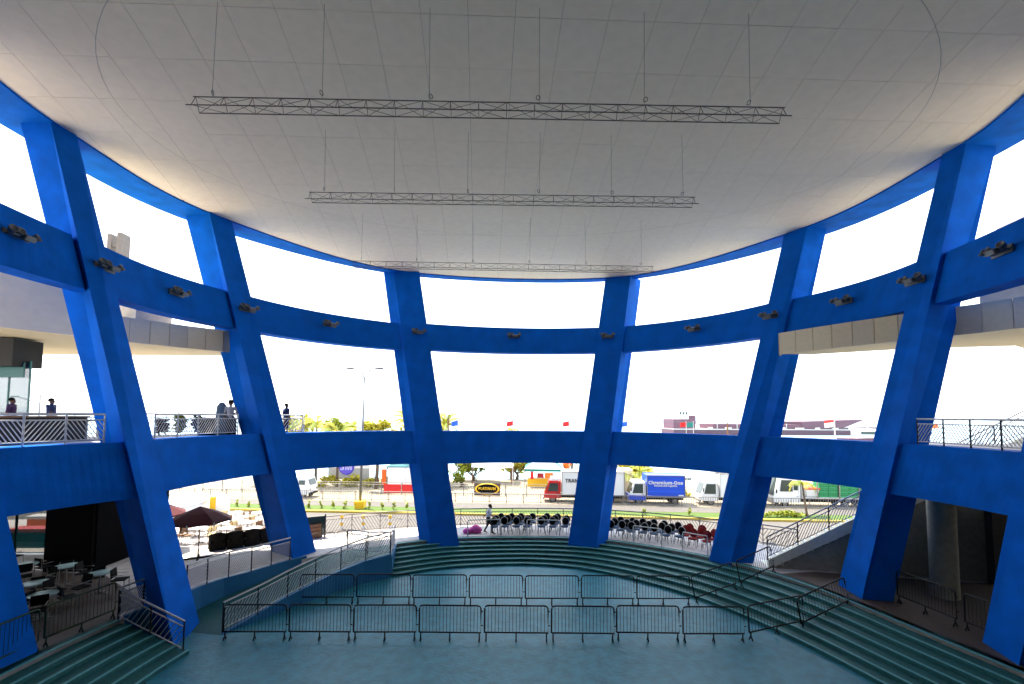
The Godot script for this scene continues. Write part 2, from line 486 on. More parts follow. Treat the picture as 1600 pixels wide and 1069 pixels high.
func truck(label: String, at: Vector3, turn: float, cab_l: float, cab_h: float, cab_m: Material, lower_m: Material) -> Node3D:
	# nose at x = 0 pointing to -x; the near side is +z
	var t := thing("truck", label, "truck", at, turn, "trucks parked along the bay road")
	var w := 0.85
	var mb := MB.new()
	# upper cab with a raked windscreen, lower cab
	mb.hexa([V(0.02, 0.85, w), V(cab_l, 0.85, w), V(cab_l, 0.85, -w), V(0.02, 0.85, -w), V(0.42, cab_h, w - 0.06), V(cab_l, cab_h, w - 0.06), V(cab_l, cab_h, -w + 0.06), V(0.42, cab_h, -w + 0.06)])
	mb.box(V(0.5, cab_h + 0.03, 0) + V(cab_l * 0.2, 0, 0), V(cab_l * 0.55, 0.06, w * 1.7))
	obj("cab", mb.mesh(), cab_m, t)
	var lb := MB.new()
	lb.bevel_box(V(cab_l / 2 - 0.02, 0.62, 0), V(cab_l + 0.04, 0.44, w * 2 + 0.01), 0.03)
	obj("lower_panel", lb.mesh(), lower_m, t)
	var sl := 0.4 / (cab_h - 0.85)
	var g := MB.new()
	var y0 := 0.95; var y1 := cab_h - 0.12
	var xa := 0.02 + (y0 - 0.85) * sl - 0.012; var xb := 0.02 + (y1 - 0.85) * sl - 0.012
	g.quad(V(xa, y0, -w + 0.1), V(xa, y0, w - 0.1), V(xb, y1, w - 0.14), V(xb, y1, -w + 0.14))
	obj("windscreen", g.mesh(), M.dark_glass, t)
	var s := MB.new()
	s.quad(V(xa + 0.24, y0 + 0.05, w + 0.004), V(cab_l - 0.22, y0 + 0.05, w + 0.004), V(cab_l - 0.22, y1 - 0.04, w - 0.04), V(xb + 0.14, y1 - 0.04, w - 0.04))
	obj("side_window", s.mesh(), M.dark_glass, t)
	var d := MB.new()
	d.quad(V(cab_l - 0.12, 0.5, w + 0.008), V(cab_l - 0.10, 0.5, w + 0.008), V(cab_l - 0.10, y1, w - 0.035), V(cab_l - 0.12, y1, w - 0.035))
	obj("door", d.mesh(), M.black, t)
	slab("handle", V(cab_l - 0.25, 0.92, w + 0.02), V(0.12, 0.03, 0.03), M.black, t)
	slab("bumper", V(-0.05, 0.38, 0), V(0.12, 0.16, w * 2), M.steel, t)
	for z in [-0.62, 0.62]: slab("headlight", V(-0.035, 0.6, z), V(0.05, 0.14, 0.26), M.white_paint, t)
	rod("mirror_arm", V(0.3, 1.5, w), V(0.15, 1.45, w + 0.22), 0.012, M.black, t)
	slab("mirror", V(0.14, 1.36, w + 0.23), V(0.05, 0.28, 0.14), M.black, t)
	return t

func chassis(t: Node3D, x0: float, x1: float, wheels: Array):
	slab("chassis", V((x0 + x1) / 2, 0.5, 0), V(x1 - x0, 0.18, 1.1), M.black, t)
	for x in wheels:
		for z in [-0.7, 0.7]: wheel(t, V(x, 0.33, z), 0.33, 0.22)

func cargo_box(t: Node3D, x0: float, x1: float, y0: float, y1: float, m: Material, trim: Material):
	var mb := MB.new()
	mb.box(V((x0 + x1) / 2, (y0 + y1) / 2, 0), V(x1 - x0, y1 - y0, 1.84))
	var o := obj("cargo_box", mb.mesh(), m, t)
	for y in [y0, y1]:
		for z in [-0.93, 0.93]: slab("edge_trim", V((x0 + x1) / 2, y, z), V(x1 - x0 + 0.04, 0.07, 0.05), trim, o)
	for x in [x0, x1]:
		for z in [-0.93, 0.93]: slab("corner_post", V(x, (y0 + y1) / 2, z), V(0.06, y1 - y0 + 0.06, 0.055), trim, o)
	return o

# ---------------------------------------------------------------- the scene
func _ready():
	rng.seed = 20130
	# camera: a wide lens on the balcony facing the bay, cropped a little at the bottom (hence the shifted lens)
	var cam := Camera3D.new()
	cam.name = "camera"
	cam.projection = Camera3D.PROJECTION_FRUSTUM
	cam.near = 0.1; cam.far = 6000.0
	cam.size = 0.1 * 1069.0 / 720.0
	cam.frustum_offset = Vector2(0, 0.1 * 72.0 / 720.0)
	add_child(cam)
	cam.transform = Transform3D(Basis(Vector3.UP, deg_to_rad(-1.988)) * Basis(Vector3.RIGHT, deg_to_rad(3.3)) * Basis(Vector3.BACK, deg_to_rad(0.333)), V(-0.982, 7.4, 0))
	cam.current = true
	# sky: bright milky noon haze
	var we := WorldEnvironment.new(); we.name = "environment"
	var env := Environment.new()
	env.background_mode = Environment.BG_SKY
	var sm := ProceduralSkyMaterial.new()
	sm.sky_top_color = Color(0.84, 0.89, 0.95); sm.sky_horizon_color = Color(0.98, 0.98, 0.98); sm.sky_curve = 0.12
	sm.ground_bottom_color = Color(0.5, 0.52, 0.52); sm.ground_horizon_color = Color(0.9, 0.93, 0.95)
	sm.sky_energy_multiplier = 1.0
	var sky := Sky.new(); sky.sky_material = sm
	env.sky = sky
	env.tonemap_mode = Environment.TONE_MAPPER_LINEAR
	env.tonemap_exposure = 4.7
	env.sdfgi_enabled = true; env.ssao_enabled = true; env.ssil_enabled = true
	env.fog_enabled = true; env.fog_density = 0.0002; env.fog_light_color = Color(0.93, 0.96, 1.0)
	we.environment = env
	add_child(we)
	var sun := DirectionalLight3D.new(); sun.name = "sun"
	sun.light_energy = 1.2; sun.light_color = Color(1.0, 0.95, 0.87); sun.light_angular_distance = 0.5; sun.shadow_enabled = true
	add_child(sun)
	sun.look_at_from_position(V(-0.366, 1.0, -0.305) * 50, Vector3.ZERO)

	make_materials()
	var tb := MB.new(); tb.smooth(true); tb.tube([V(0, 0, 0), V(0, 1, 0)], 1.0, 8); unit_tube = tb.mesh()
	var ub := MB.new(); ub.box(Vector3.ZERO, Vector3.ONE); unit_box = ub.mesh()
	build_ground()
	build_frame()
	build_canopy()
	build_side_buildings()
	build_trusses()
	build_floodlights()
	build_railings()
	build_barriers()
	build_promenade()
	build_terrace()
	build_deck_life()
	build_road()
	build_bay()

func make_materials():
	M.blue = noisy(Color(0.0, 0.37, 0.765), 0.12, 7.0, 0.72, 0.07, 3, 6, 0.012); M.blue.metallic_specular = 0.15
	M.teal = noisy(Color(0.13, 0.47, 0.54), 0.13, 8.0, 0.5, 0.12, 5, 5, 0.03)
	M.lit_edge = noisy(Color(0.36, 0.64, 0.66), 0.1, 1.0, 0.6, 0.0, 7)  # lighter teal: light caught by the treads, put into the colour
	M.teal_step = noisy(Color(0.06, 0.35, 0.35), 0.16, 2.5, 0.62, 0.12, 6, 5, 0.03)
	M.teal_wall = noisy(Color(0.05, 0.40, 0.58), 0.06, 4.0, 0.6, 0.1, 8)
	M.ceiling = [noisy(Color(0.89, 0.85, 0.79), 0.02, 5.0, 0.8, 0.0, 11), noisy(Color(0.885, 0.846, 0.786), 0.02, 5.0, 0.8, 0.0, 12), noisy(Color(0.893, 0.852, 0.793), 0.02, 5.0, 0.8, 0.0, 13)]
	M.seam = plain(Color(0.66, 0.65, 0.63))
	M.lamp_post = plain(Color(0.42, 0.42, 0.43), 0.5, 0.3)
	M.flood = plain(Color(0.38, 0.39, 0.40), 0.5, 0.4)
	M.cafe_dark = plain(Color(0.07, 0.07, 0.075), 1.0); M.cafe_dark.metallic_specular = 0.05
	M.mall = noisy(Color(0.62, 0.57, 0.50), 0.05, 5.0, 0.8, 0.0, 15)
	M.backing = plain(Color(0.55, 0.54, 0.53))
	M.paving = noisy(Color(0.76, 0.73, 0.71), 0.08, 4.0, 0.8, 0.15, 21, 5)
	M.concrete = noisy(Color(0.66, 0.65, 0.63), 0.08, 3.0, 0.85, 0.2, 22, 5)
	M.road = noisy(Color(0.33, 0.315, 0.30), 0.08, 7.0, 0.9, 0.2, 23, 5)
	M.sand = noisy(Color(0.56, 0.51, 0.43), 0.10, 9.0, 0.95, 0.2, 24, 5)
	M.grass = noisy(Color(0.24, 0.33, 0.03), 0.3, 1.2, 0.9, 0.4, 25, 5)
	M.beige = noisy(Color(0.90, 0.82, 0.68), 0.03, 4.0, 0.7, 0.05, 26)
	M.panel = [noisy(Color(0.86, 0.78, 0.66), 0.03, 2.0, 0.45, 0.0, 27), noisy(Color(0.83, 0.76, 0.65), 0.03, 2.0, 0.45, 0.0, 28), noisy(Color(0.88, 0.80, 0.66), 0.03, 2.0, 0.45, 0.0, 29)]
	M.soffit = plain(Color(0.80, 0.74, 0.60), 0.8)
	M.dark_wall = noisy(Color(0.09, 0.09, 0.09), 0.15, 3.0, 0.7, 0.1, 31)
	M.white_paint = plain(Color(0.88, 0.88, 0.87), 0.45)
	M.steel = plain(Color(0.60, 0.59, 0.58), 0.38, 0.75)
	M.rail = plain(Color(0.80, 0.79, 0.79), 0.4, 0.25)
	M.rail_out = plain(Color(0.50, 0.47, 0.45), 0.5, 0.3)
	M.rail_dark = plain(Color(0.20, 0.20, 0.22), 0.5, 0.5)
	M.truss = plain(Color(0.46, 0.42, 0.39), 0.5, 0.3)
	M.wire = plain(Color(0.38, 0.37, 0.36), 0.6, 0.3)
	M.barrier = plain(Color(0.025, 0.03, 0.035), 0.5, 0.2)
	M.barrier_green = plain(Color(0.06, 0.20, 0.10), 0.5, 0.2)
	M.black = plain(Color(0.02, 0.02, 0.024), 0.8); M.black.metallic_specular = 0.25
	M.brown_tile = noisy(Color(0.34, 0.28, 0.24), 0.12, 1.5, 0.6, 0.1, 41)
	M.pylon = noisy(Color(0.40, 0.36, 0.33), 0.08, 3.0, 0.8, 0.0, 45)
	M.kerb = noisy(Color(0.66, 0.58, 0.22), 0.15, 1.5, 0.8, 0.1, 46)
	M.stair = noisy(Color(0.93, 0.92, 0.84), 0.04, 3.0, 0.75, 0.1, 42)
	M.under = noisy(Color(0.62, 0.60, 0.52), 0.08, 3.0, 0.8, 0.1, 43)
	M.guard = plain(Color(0.46, 0.45, 0.44), 0.5, 0.2)
	M.rubber = plain(Color(0.05, 0.05, 0.05), 0.9)
	M.dark_glass = plain(Color(0.16, 0.22, 0.21), 0.1, 0.2)
	M.maroon = noisy(Color(0.30, 0.02, 0.08), 0.08, 1.0, 0.9, 0.1, 33)
	M.red = plain(Color(0.75, 0.05, 0.07), 0.5)
	M.red_cloth = plain(Color(0.55, 0.03, 0.04), 0.8)
	M.pink = plain(Color(0.82, 0.30, 0.62), 0.75)
	M.orange = plain(Color(0.95, 0.42, 0.06), 0.6)
	M.yellow = plain(Color(0.90, 0.72, 0.05), 0.6)
	M.green_plastic = noisy(Color(0.03, 0.52, 0.30), 0.08, 0.8, 0.5, 0.0, 34)
	M.green_frame = plain(Color(0.25, 0.75, 0.05), 0.5)
	M.truck_blue = plain(Color(0.02, 0.28, 0.78), 0.35)
	M.flag_blue = plain(Color(0.10, 0.35, 0.85), 0.8)
	M.green_cloth = plain(Color(0.10, 0.45, 0.42), 0.8)
	M.teal_cloth = plain(Color(0.20, 0.42, 0.45), 0.85)
	M.wood = noisy(Color(0.45, 0.31, 0.18), 0.2, 0.7, 0.7, 0.1, 35)
	M.trunk = noisy(Color(0.36, 0.30, 0.24), 0.2, 0.8, 0.95, 0.4, 36)
	M.palm_a = plain(Color(0.60, 0.57, 0.04), 0.6); M.palm_b = plain(Color(0.66, 0.60, 0.05), 0.6); M.palm_c = plain(Color(0.42, 0.48, 0.06), 0.6)
	M.leaf = plain(Color(0.47, 0.50, 0.06), 0.7); M.leaf_b = plain(Color(0.62, 0.57, 0.04), 0.7); M.leaf_red = plain(Color(0.42, 0.22, 0.10), 0.7)
	for k in ["palm_a", "palm_b", "palm_c", "leaf", "leaf_b"]:
		M[k].backlight_enabled = true; M[k].backlight = Color(0.35, 0.38, 0.05)
	M.hull = noisy(Color(0.30, 0.10, 0.20), 0.10, 14.0, 0.7, 0.0, 37)
	M.hull_dark = noisy(Color(0.26, 0.08, 0.18), 0.12, 11.0, 0.7, 0.0, 38)
	M.seat_blue = plain(Color(0.24, 0.34, 0.45), 0.7)
	M.skin = plain(Color(0.42, 0.26, 0.18), 0.6)
	M.cloth = StandardMaterial3D.new(); M.cloth.vertex_color_use_as_albedo = true; M.cloth.roughness = 0.85
	M.teal_glass = StandardMaterial3D.new(); M.teal_glass.albedo_color = Color(0.04, 0.36, 0.38, 0.62); M.teal_glass.transparency = BaseMaterial3D.TRANSPARENCY_ALPHA; M.teal_glass.roughness = 0.0
	M.teal_sign = plain(Color(0.10, 0.40, 0.38), 0.4)
	var w := StandardMaterial3D.new()
	var n := FastNoiseLite.new(); n.seed = 5; n.frequency = 0.03; n.fractal_octaves = 4
	var t := NoiseTexture2D.new(); t.width = 512; t.height = 512; t.seamless = true; t.noise = n; t.as_normal_map = true; t.bump_strength = 6.0
	w.albedo_color = Color(0.50, 0.62, 0.68); w.roughness = 0.35
	w.normal_enabled = true; w.normal_texture = t; w.normal_scale = 0.7
	w.uv1_triplanar = true; w.uv1_world_triplanar = true; w.uv1_scale = Vector3.ONE / 16.0
	M.water = w

func P2(a: Array) -> PackedVector2Array:
	var p := PackedVector2Array()
	for i in range(0, a.size(), 2): p.append(Vector2(a[i], a[i + 1]))
	return p

func L3(a: Array) -> Array:
	var p := []
	for i in range(0, a.size(), 3): p.append(V(a[i], a[i + 1], a[i + 2]))
	return p

const PLAZA := 0.85
const LAND := -0.35
var foot_line := []
var top_line := []
const RAIL_LINE := [-10.2, -25.35, -8.5, -26.2, -5.84, -26.95, -3.0, -27.4, 0.0, -27.6, 3.0, -27.5, 5.8, -27.0, 8.6, -25.9, 10.85, -24.6, 12.54, -23.5, 13.8, -22.4]

func build_ground():
	var mb := MB.new()
	mb.prism(P2([-220, 60, 220, 60, 220, -52, 60, -54, -60, -58, -220, -62]), -4.0, LAND)
	struct("ground", mb.mesh(), M.sand, "pale dusty ground of the bay walk running along the sea")
	mb = MB.new()
	mb.quad(V(-4000, -2.0, 60), V(4000, -2.0, 60), V(4000, -2.0, -5000), V(-4000, -2.0, -5000))
	struct("sea", mb.mesh(), M.water, "pale sea of the bay beyond the road")
	# roads on both sides of the planted median
	mb = MB.new()
	mb.band([V(-90, LAND + 0.004, -44.5), V(0, LAND + 0.004, -35.6), V(90, LAND + 0.004, -26.8)], [V(-90, LAND + 0.004, -31), V(0, LAND + 0.004, -28.2), V(90, LAND + 0.004, -16)])
	struct("near_road", mb.mesh(), M.road, "sunlit grey road between the promenade railing and the median")
	mb = MB.new()
	mb.band([V(-90, LAND + 0.004, -49.2), V(0, LAND + 0.004, -40.6), V(90, LAND + 0.004, -32.0)], [V(-90, LAND + 0.004, -46.6), V(0, LAND + 0.004, -37.7), V(90, LAND + 0.004, -28.9)])
	struct("far_road", mb.mesh(), M.road, "grey road lane between the median and the guard rail")
	# the arena floor
	mb = MB.new()
	var fl := [-10.75, 5.0, -10.75, -9.0, -10.5, -13.4, -12.0, -14.9, -12.5, -17.0, -12.1, -19.5, -10.0, -22.5, -6.0, -24.0, 0, -24.0, 5.2, -22.6, 8.5, -19.0, 10.4, -14.5, 10.9, -10.0, 10.9, 5.0]
	mb.prism(P2(fl), -0.3, 0.0)
	struct("arena_floor", mb.mesh(), M.teal, "teal painted floor of the open air arena")
	# curved steps
	var F := catmull(L3([-5.68, 0, -21.56, -3.22, 0, -22.65, -0.13, 0, -23.06, 2.0, 0, -22.8, 3.55, 0, -22.20, 5.23, 0, -20.95, 7.16, 0, -18.87, 8.55, 0, -16.3, 9.5, 0, -13.47, 10.2, 0, -10, 10.6, 0, -5, 10.6, 0, 4]), 8)
	var T := catmull(L3([-5.95, 0, -23.87, -3.46, 0, -24.80, -0.07, 0, -25.01, 2.5, 0, -24.9, 4.93, 0, -24.32, 7.64, 0, -22.57, 9.9, 0, -20.3, 11.3, 0, -17.6, 12.2, 0, -13.6, 12.9, 0, -10, 13.3, 0, -5, 13.3, 0, 4]), 8)
	foot_line = F; top_line = T
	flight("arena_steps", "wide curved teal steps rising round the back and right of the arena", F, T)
	var F2 := catmull(L3([-10.35, 0, -14.95, -10.55, 0, -13.4, -10.7, 0, -9, -10.7, 0, 4]), 6)
	var T2 := catmull(L3([-12.80, 0, -15.40, -13.15, 0, -13.4, -13.3, 0, -9, -13.3, 0, 4]), 6)
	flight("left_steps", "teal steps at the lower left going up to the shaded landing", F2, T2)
	# promenade and terrace: the paved level round the arena
	var poly := []
	for i in range(0, RAIL_LINE.size(), 2): poly.append_array([RAIL_LINE[i], RAIL_LINE[i + 1] - 0.25])
	poly.append_array([26, -19, 30, 5])
	for i in range(T.size() - 1, -1, -1): poly.append_array([T[i].x, T[i].z])
	poly.append_array([-7.9, -22.95, -9.35, -21.75, -10.1, -20.9, -11.05, -19.45, -11.6, -18.8, -11.98, -18.0, -12.15, -17.2, -12.8, -15.42])
	for i in range(0, T2.size()): poly.append_array([T2[i].x, T2[i].z])
	poly.append_array([-34, 4, -34, -29, -18, -31.0, -12.5, -28.0])
	mb = MB.new()
	mb.prism(P2(poly), LAND - 0.2, PLAZA)
	struct("promenade", mb.mesh(), M.paving, "pale paved promenade and terrace round the arena")
	mb = MB.new(); mb.prism(P2([-13.42, 4, -13.42, -9, -13.3, -13.4, -12.95, -15.3, -13.6, -17.2, -16.5, -19.4, -20.5, -20.3, -34, -20.3, -34, 4]), PLAZA - 0.02, PLAZA + 0.004)
	struct("cafe_floor", mb.mesh(), M.brown_tile, "dark brown tiled floor of the shaded landing and cafe on the left")
	mb = MB.new(); mb.prism(P2([13.4, 4, 13.4, -5, 13.0, -10, 12.35, -13.6, 11.45, -17.6, 10.95, -19.2, 12.5, -19.4, 18, -18.0, 28, -18, 28, 4]), PLAZA - 0.02, PLAZA + 0.004)
	struct("right_landing_floor", mb.mesh(), M.brown_tile, "dark brown tiled floor of the shaded landing on the right")
	# ramp and its walls
	var inner := L3([-10.08, 0.0, -16.13, -9.43, 0.14, -17.11, -8.92, 0.30, -17.95, -7.63, 0.60, -19.79, -6.7, 0.78, -20.75, -5.72, 0.846, -21.60])
	var outer := L3([-12.4, 0.0, -16.6, -11.9, 0.14, -18.2, -11.2, 0.30, -19.3, -9.8, 0.60, -21.3, -9.0, 0.78, -22.1, -7.9, 0.846, -22.95])
	mb = MB.new()
	mb.band(at_h(outer, 0.006), at_h(inner, 0.006))
	mb.quad(inner[-1], V(-5.95, 0.846, -23.8), V(-6.6, 0.846, -23.75), V(-7.9, 0.846, -22.95))
	struct("ramp", mb.mesh(), M.teal_step, "teal ramp climbing from the arena floor to the promenade")
	mb = MB.new()
	var wi := L3([-10.06, 0.015, -16.16, -9.43, 0.26, -17.11, -8.92, 0.44, -17.95, -7.63, 0.78, -19.79, -6.7, 0.95, -20.75, -5.68, 1.02, -21.56])
	thick_wall(mb, wi, 0.16)
	tag(obj("ramp_wall", mb.mesh(), M.teal_wall), "blue teal wall along the arena side of the ramp", "wall")
	mb = MB.new()
	thick_wall(mb, L3([-5.66, 0.87, -21.6, -5.93, 0.87, -23.85]), 0.12)
	tag(obj("stair_cheek", mb.mesh(), M.teal_wall), "short teal cheek wall where the curved steps meet the ramp", "wall")
	mb = MB.new()
	thick_wall(mb, L3([-12.72, 0.93, -15.5, -12.1, 0.93, -17.2, -11.93, 0.95, -18.0, -11.55, 0.95, -18.8, -11.0, 0.95, -19.45, -10.05, 0.95, -20.9, -9.5, 0.95, -21.6]), 0.14)
	tag(obj("terrace_wall", mb.mesh(), M.teal_wall), "blue teal wall between the terrace and the ramp", "wall")

func at_h(line: Array, d: float) -> Array:
	var o := []
	for p in line: o.append(p + V(0, d, 0))
	return o

func thick_wall(mb: MB, top: Array, w: float):
	var a := []; var b := []
	for i in top.size():
		var d: Vector3 = top[mini(i + 1, top.size() - 1)] - top[maxi(i - 1, 0)]
		var n := V(d.z, 0, -d.x).normalized() * w
		a.append(top[i]); b.append(top[i] + n)
	var a0 := at_height(a, -0.1); var b0 := at_height(b, -0.1)
	mb.band(a0, a); mb.band(b, b0); mb.band(a, b)
	mb.quad(b0[0], a0[0], a[0], b[0]); mb.quad(a0[-1], b0[-1], b[-1], a[-1])

func flight(called: String, label: String, F: Array, T: Array):
	var o := Node3D.new(); o.name = called; add_child(o)
	o.set_meta("kind", "structure"); o.set_meta("label", label)
	var r := PLAZA / 7.0
	for i in 7:
		var a := []; var b := []; var c := []; var d := []
		for k in F.size():
			var p: Vector3 = F[k].lerp(T[k], i / 6.0); var q: Vector3 = F[k].lerp(T[k], minf(1.0, (i + 1) / 6.0) )
			var out: Vector3 = (T[k] - F[k]).normalized()
			a.append(V(p.x, -0.05, p.z)); b.append(V(p.x, r * (i + 1) - 0.012, p.z))
			c.append(b[-1] + out * 0.012 + V(0, 0.012, 0)); d.append(V(q.x, r * (i + 1), q.z) + out * (0.03 if i < 6 else -0.02))
			if i == 6: d[-1] = c[-1] + out * 0.3 + V(0, 0.004, 0); c[-1] += V(0, 0.004, 0)
		var mb := MB.new()
		mb.band(a, b); mb.band(b, c); mb.band(c, d)
		var e := F.size() - 1
		mb.quad(V(d[0].x, -0.05, d[0].z), a[0], c[0], d[0])
		obj("step", mb.mesh(), M.teal_step, o)
		if i < 7:
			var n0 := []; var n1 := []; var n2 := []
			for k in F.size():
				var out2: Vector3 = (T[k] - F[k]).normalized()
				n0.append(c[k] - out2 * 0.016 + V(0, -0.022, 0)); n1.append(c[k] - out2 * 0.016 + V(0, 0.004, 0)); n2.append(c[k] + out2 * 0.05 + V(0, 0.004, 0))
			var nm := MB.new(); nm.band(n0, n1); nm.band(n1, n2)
			obj("lit_edge", nm.mesh(), M.lit_edge, o)  # added strip painting a lit tread edge above the dark riser

func build_frame():
	var names := ["at the far left edge", "second from the left, beside the dark cafe", "third from the left, behind the ramp", "left of the centre bay", "right of the centre bay", "third from the right, beside the red chairs", "second from the right, beside the concrete stair", "at the far right edge"]
	for i in 8:
		var mb := MB.new()
		var rings := []
		for h in [-0.1, ROOF + 0.05]:
			var l := col_point(i, 0, h); var r := col_point(i, 1, h); var f := col_point(i, 2, h)
			var sl := i < 4
			var near_ := l if sl else r
			var other := r if sl else l
			# the two hidden corners lie behind, along the line of sight and a little inwards
			var va := (other - V(-0.98, h, 0)).normalized().rotated(Vector3.UP, 0.12 if sl else -0.12)
			var vb := (f - V(-0.98, h, 0)).normalized().rotated(Vector3.UP, -0.18 if sl else 0.18)
			var back_o := other + va * 1.25 * V(1, 0, 1); var back_f := f + vb * 0.7 * V(1, 0, 1)
			var rg := [near_, other, back_o, back_f, f] if sl else [other, near_, f, back_f, back_o]
			rings.append(rg)
		for k in 5:
			var j := (k + 1) % 5
			mb.quad(rings[0][k], rings[0][j], rings[1][j], rings[1][k])
		for k in range(1, 4):
			mb.tri(rings[1][0], rings[1][k], rings[1][k + 1])
		tag(obj("blue_column", mb.mesh(), M.blue), "leaning blue concrete column " + names[i], "column", "leaning blue columns")
	var bays := ["far left bay", "left bay above the umbrellas", "bay left of the centre", "centre bay", "bay right of the centre", "right bay above the trucks", "far right bay"]
	for lv in 2:
		var h0: float = [4.63, 11.45][lv]; var h1: float = [6.43, 13.28][lv]
		for i in 7:
			var q0 := bay_line(i, h0); var q1 := bay_line(i, h1)
			var mb := MB.new()
			mb.band(q0[0], q1[0]); mb.band(q1[1], q0[1]); mb.band(q1[0], q1[1]); mb.band(q0[1], q0[0])
			tag(obj(["lower_beam", "upper_beam"][lv], mb.mesh(), M.blue), "%s curved blue beam spanning the %s" % [["lower", "upper"][lv], bays[i]], "beam", "%s blue ring beams" % ["lower", "upper"][lv])
		var line := ring((h0 + h1) / 2)
		for s in 2:
			var seg := line.slice(0, 11) if s == 0 else line.slice(80, 91)
			tag(obj(["lower_beam", "upper_beam"][lv], wall_mesh(seg, h0, h1, 0.25, 0.85), M.blue), "%s curved blue beam running out of view at the %s edge" % [["lower", "upper"][lv], ["left", "right"][s]], "beam", "%s blue ring beams" % ["lower", "upper"][lv])

func bay_line(i: int, h: float) -> Array:   # inner and outer line of the beam between column i and the next one, leaning with them
	var line := ring(h)
	var bulge: Vector3 = line[(i + 1) * 10 + 5] - (line[(i + 1) * 10] + line[(i + 2) * 10]) * 0.5
	var a := col_point(i, 1, h); var b := col_point(i + 1, 0, h)
	var d := (b - a).normalized()
	var out := V(d.z, 0, -d.x)
	var ra := 0.03 if i <= 3 else 0.16
	var rb := 0.03 if i >= 3 else 0.16
	var inner := []; var outer := []
	inner.append(a - d * 0.35 + out * (ra + 0.30)); outer.append(a - d * 0.35 + out * 0.85)
	for k in 13:
		var t := k / 12.0
		var p: Vector3 = a.lerp(b, t) + bulge * 4.0 * t * (1.0 - t) * 0.92
		inner.append(p + out * lerpf(ra, rb, t)); outer.append(p + out * 0.85)
	inner.append(b + d * 0.35 + out * (rb + 0.30)); outer.append(b + d * 0.35 + out * 0.85)
	return [inner, outer]

func build_canopy():
	var line := ring(ROOF, 10)
	line.append(line[-1] + V(0, 0, 9)); line.insert(0, line[0] + V(0, 0, 9))
	var roof := thing("canopy_roof", "curved blue rim and deck of the canopy roof above the leaning columns", "roof")
	var ri := offset_line(line, -0.02); var ro := []
	for k in line.size():
		var w := lerpf(1.85, 0.75, smoothstep(-22.0, -33.0, line[k].z))
		ro.append(offset_line(line, w)[k])
	var rb := MB.new(); var y0 := ROOF - 0.07; var y1 := ROOF + 1.1
	rb.band(at_height(ri, y0), at_height(ri, y1)); rb.band(at_height(ro, y1), at_height(ro, y0)); rb.band(at_height(ro, y0), at_height(ri, y0)); rb.band(at_height(ri, y1), at_height(ro, y1))
	obj("rim", rb.mesh(), M.blue, roof)
	var o := Node3D.new(); o.name = "canopy_ceiling"; add_child(o)
	o.set_meta("kind", "structure"); o.set_meta("label", "broad white panelled underside of the canopy roof")
	var edge := PackedVector2Array()
	for p in line: edge.append(Vector2(p.x, p.z))
	var mb := MB.new(); mb.prism(edge, ROOF + 0.012, ROOF + 0.9)
	obj("roof_deck", mb.mesh(), M.backing, roof)
	# panels fan out from a point far behind the camera
	var apex := Vector2(0, 33)
	var rest := []; var made := 0
	for row in 24:
		var z0 := -33.6 + row * 1.75
		for k in range(-24, 24):
			var t0 := (k + 0.5) * 0.0265; var t1 := (k + 1.5) * 0.0265
			var q := PackedVector2Array()
			var g := 0.0045
			for c in [[t0, z0], [t1, z0], [t1, z0 + 1.75], [t0, z0 + 1.75]]:
				q.append(Vector2(apex.x + (apex.y - c[1]) * tan(c[0]), c[1]))
			q[0] += Vector2(g, g); q[1] += Vector2(-g, g); q[2] += Vector2(-g, -g); q[3] += Vector2(g, -g)
			for piece in Geometry2D.intersect_polygons(q, edge):
				if Geometry2D.is_polygon_clockwise(piece) or piece.size() < 3: pass
				var area := 0.0
				for i in piece.size(): area += piece[i].cross(piece[(i + 1) % piece.size()])
				if absf(area) < 0.06: continue
				var lift := rng.randf_range(-0.002, 0.002)
				if z0 > -27.0 and z0 < -9.0 and made < 298:
					var pm := MB.new(); pm.prism(piece, ROOF + lift, ROOF + 0.010)
					obj("panel", pm.mesh(), M.ceiling[rng.randi() % 3], o); made += 1
				else: rest.append([piece, ROOF + lift])
	var rm := MB.new()
	for r in rest: rm.prism(r[0], r[1], ROOF + 0.010)
	var rp := obj("panel", rm.mesh(), M.ceiling[0], o); rp.set_meta("kind", "stuff")
	# the round seam strip
	var seam := MB.new()
	for k in 96:
		var a := TAU * k / 96; var b := TAU * (k + 1) / 96
		var q := func(t: float, r: float) -> Vector3: return V(-0.09 + sin(t) * (13.28 + r), ROOF - 0.006, -16.26 - cos(t) * (8.58 + r))
		seam.quad(q.call(a, 0.018), q.call(b, 0.018), q.call(b, 0.0), q.call(a, 0.0))
	obj("seam_strip", seam.mesh(), M.seam, o)
	# mall wall behind the camera, closing the arena on that side
	var w := thing("mall_wall", "pale wall of the building behind the arena", "building", V(0, 0, 9.6))
	slab("wall", V(0, 8.8, 0), V(40, 18.5, 0.5), M.mall, w)
	for sd in [-1, 1]: slab("side_wall", V(sd * 20.0, 8.8, -9.0), V(0.5, 18.5, 17.4), M.mall, w)
	slab("roof", V(0, 18.3, -8.5), V(40.4, 0.3, 18.6), M.mall, w)

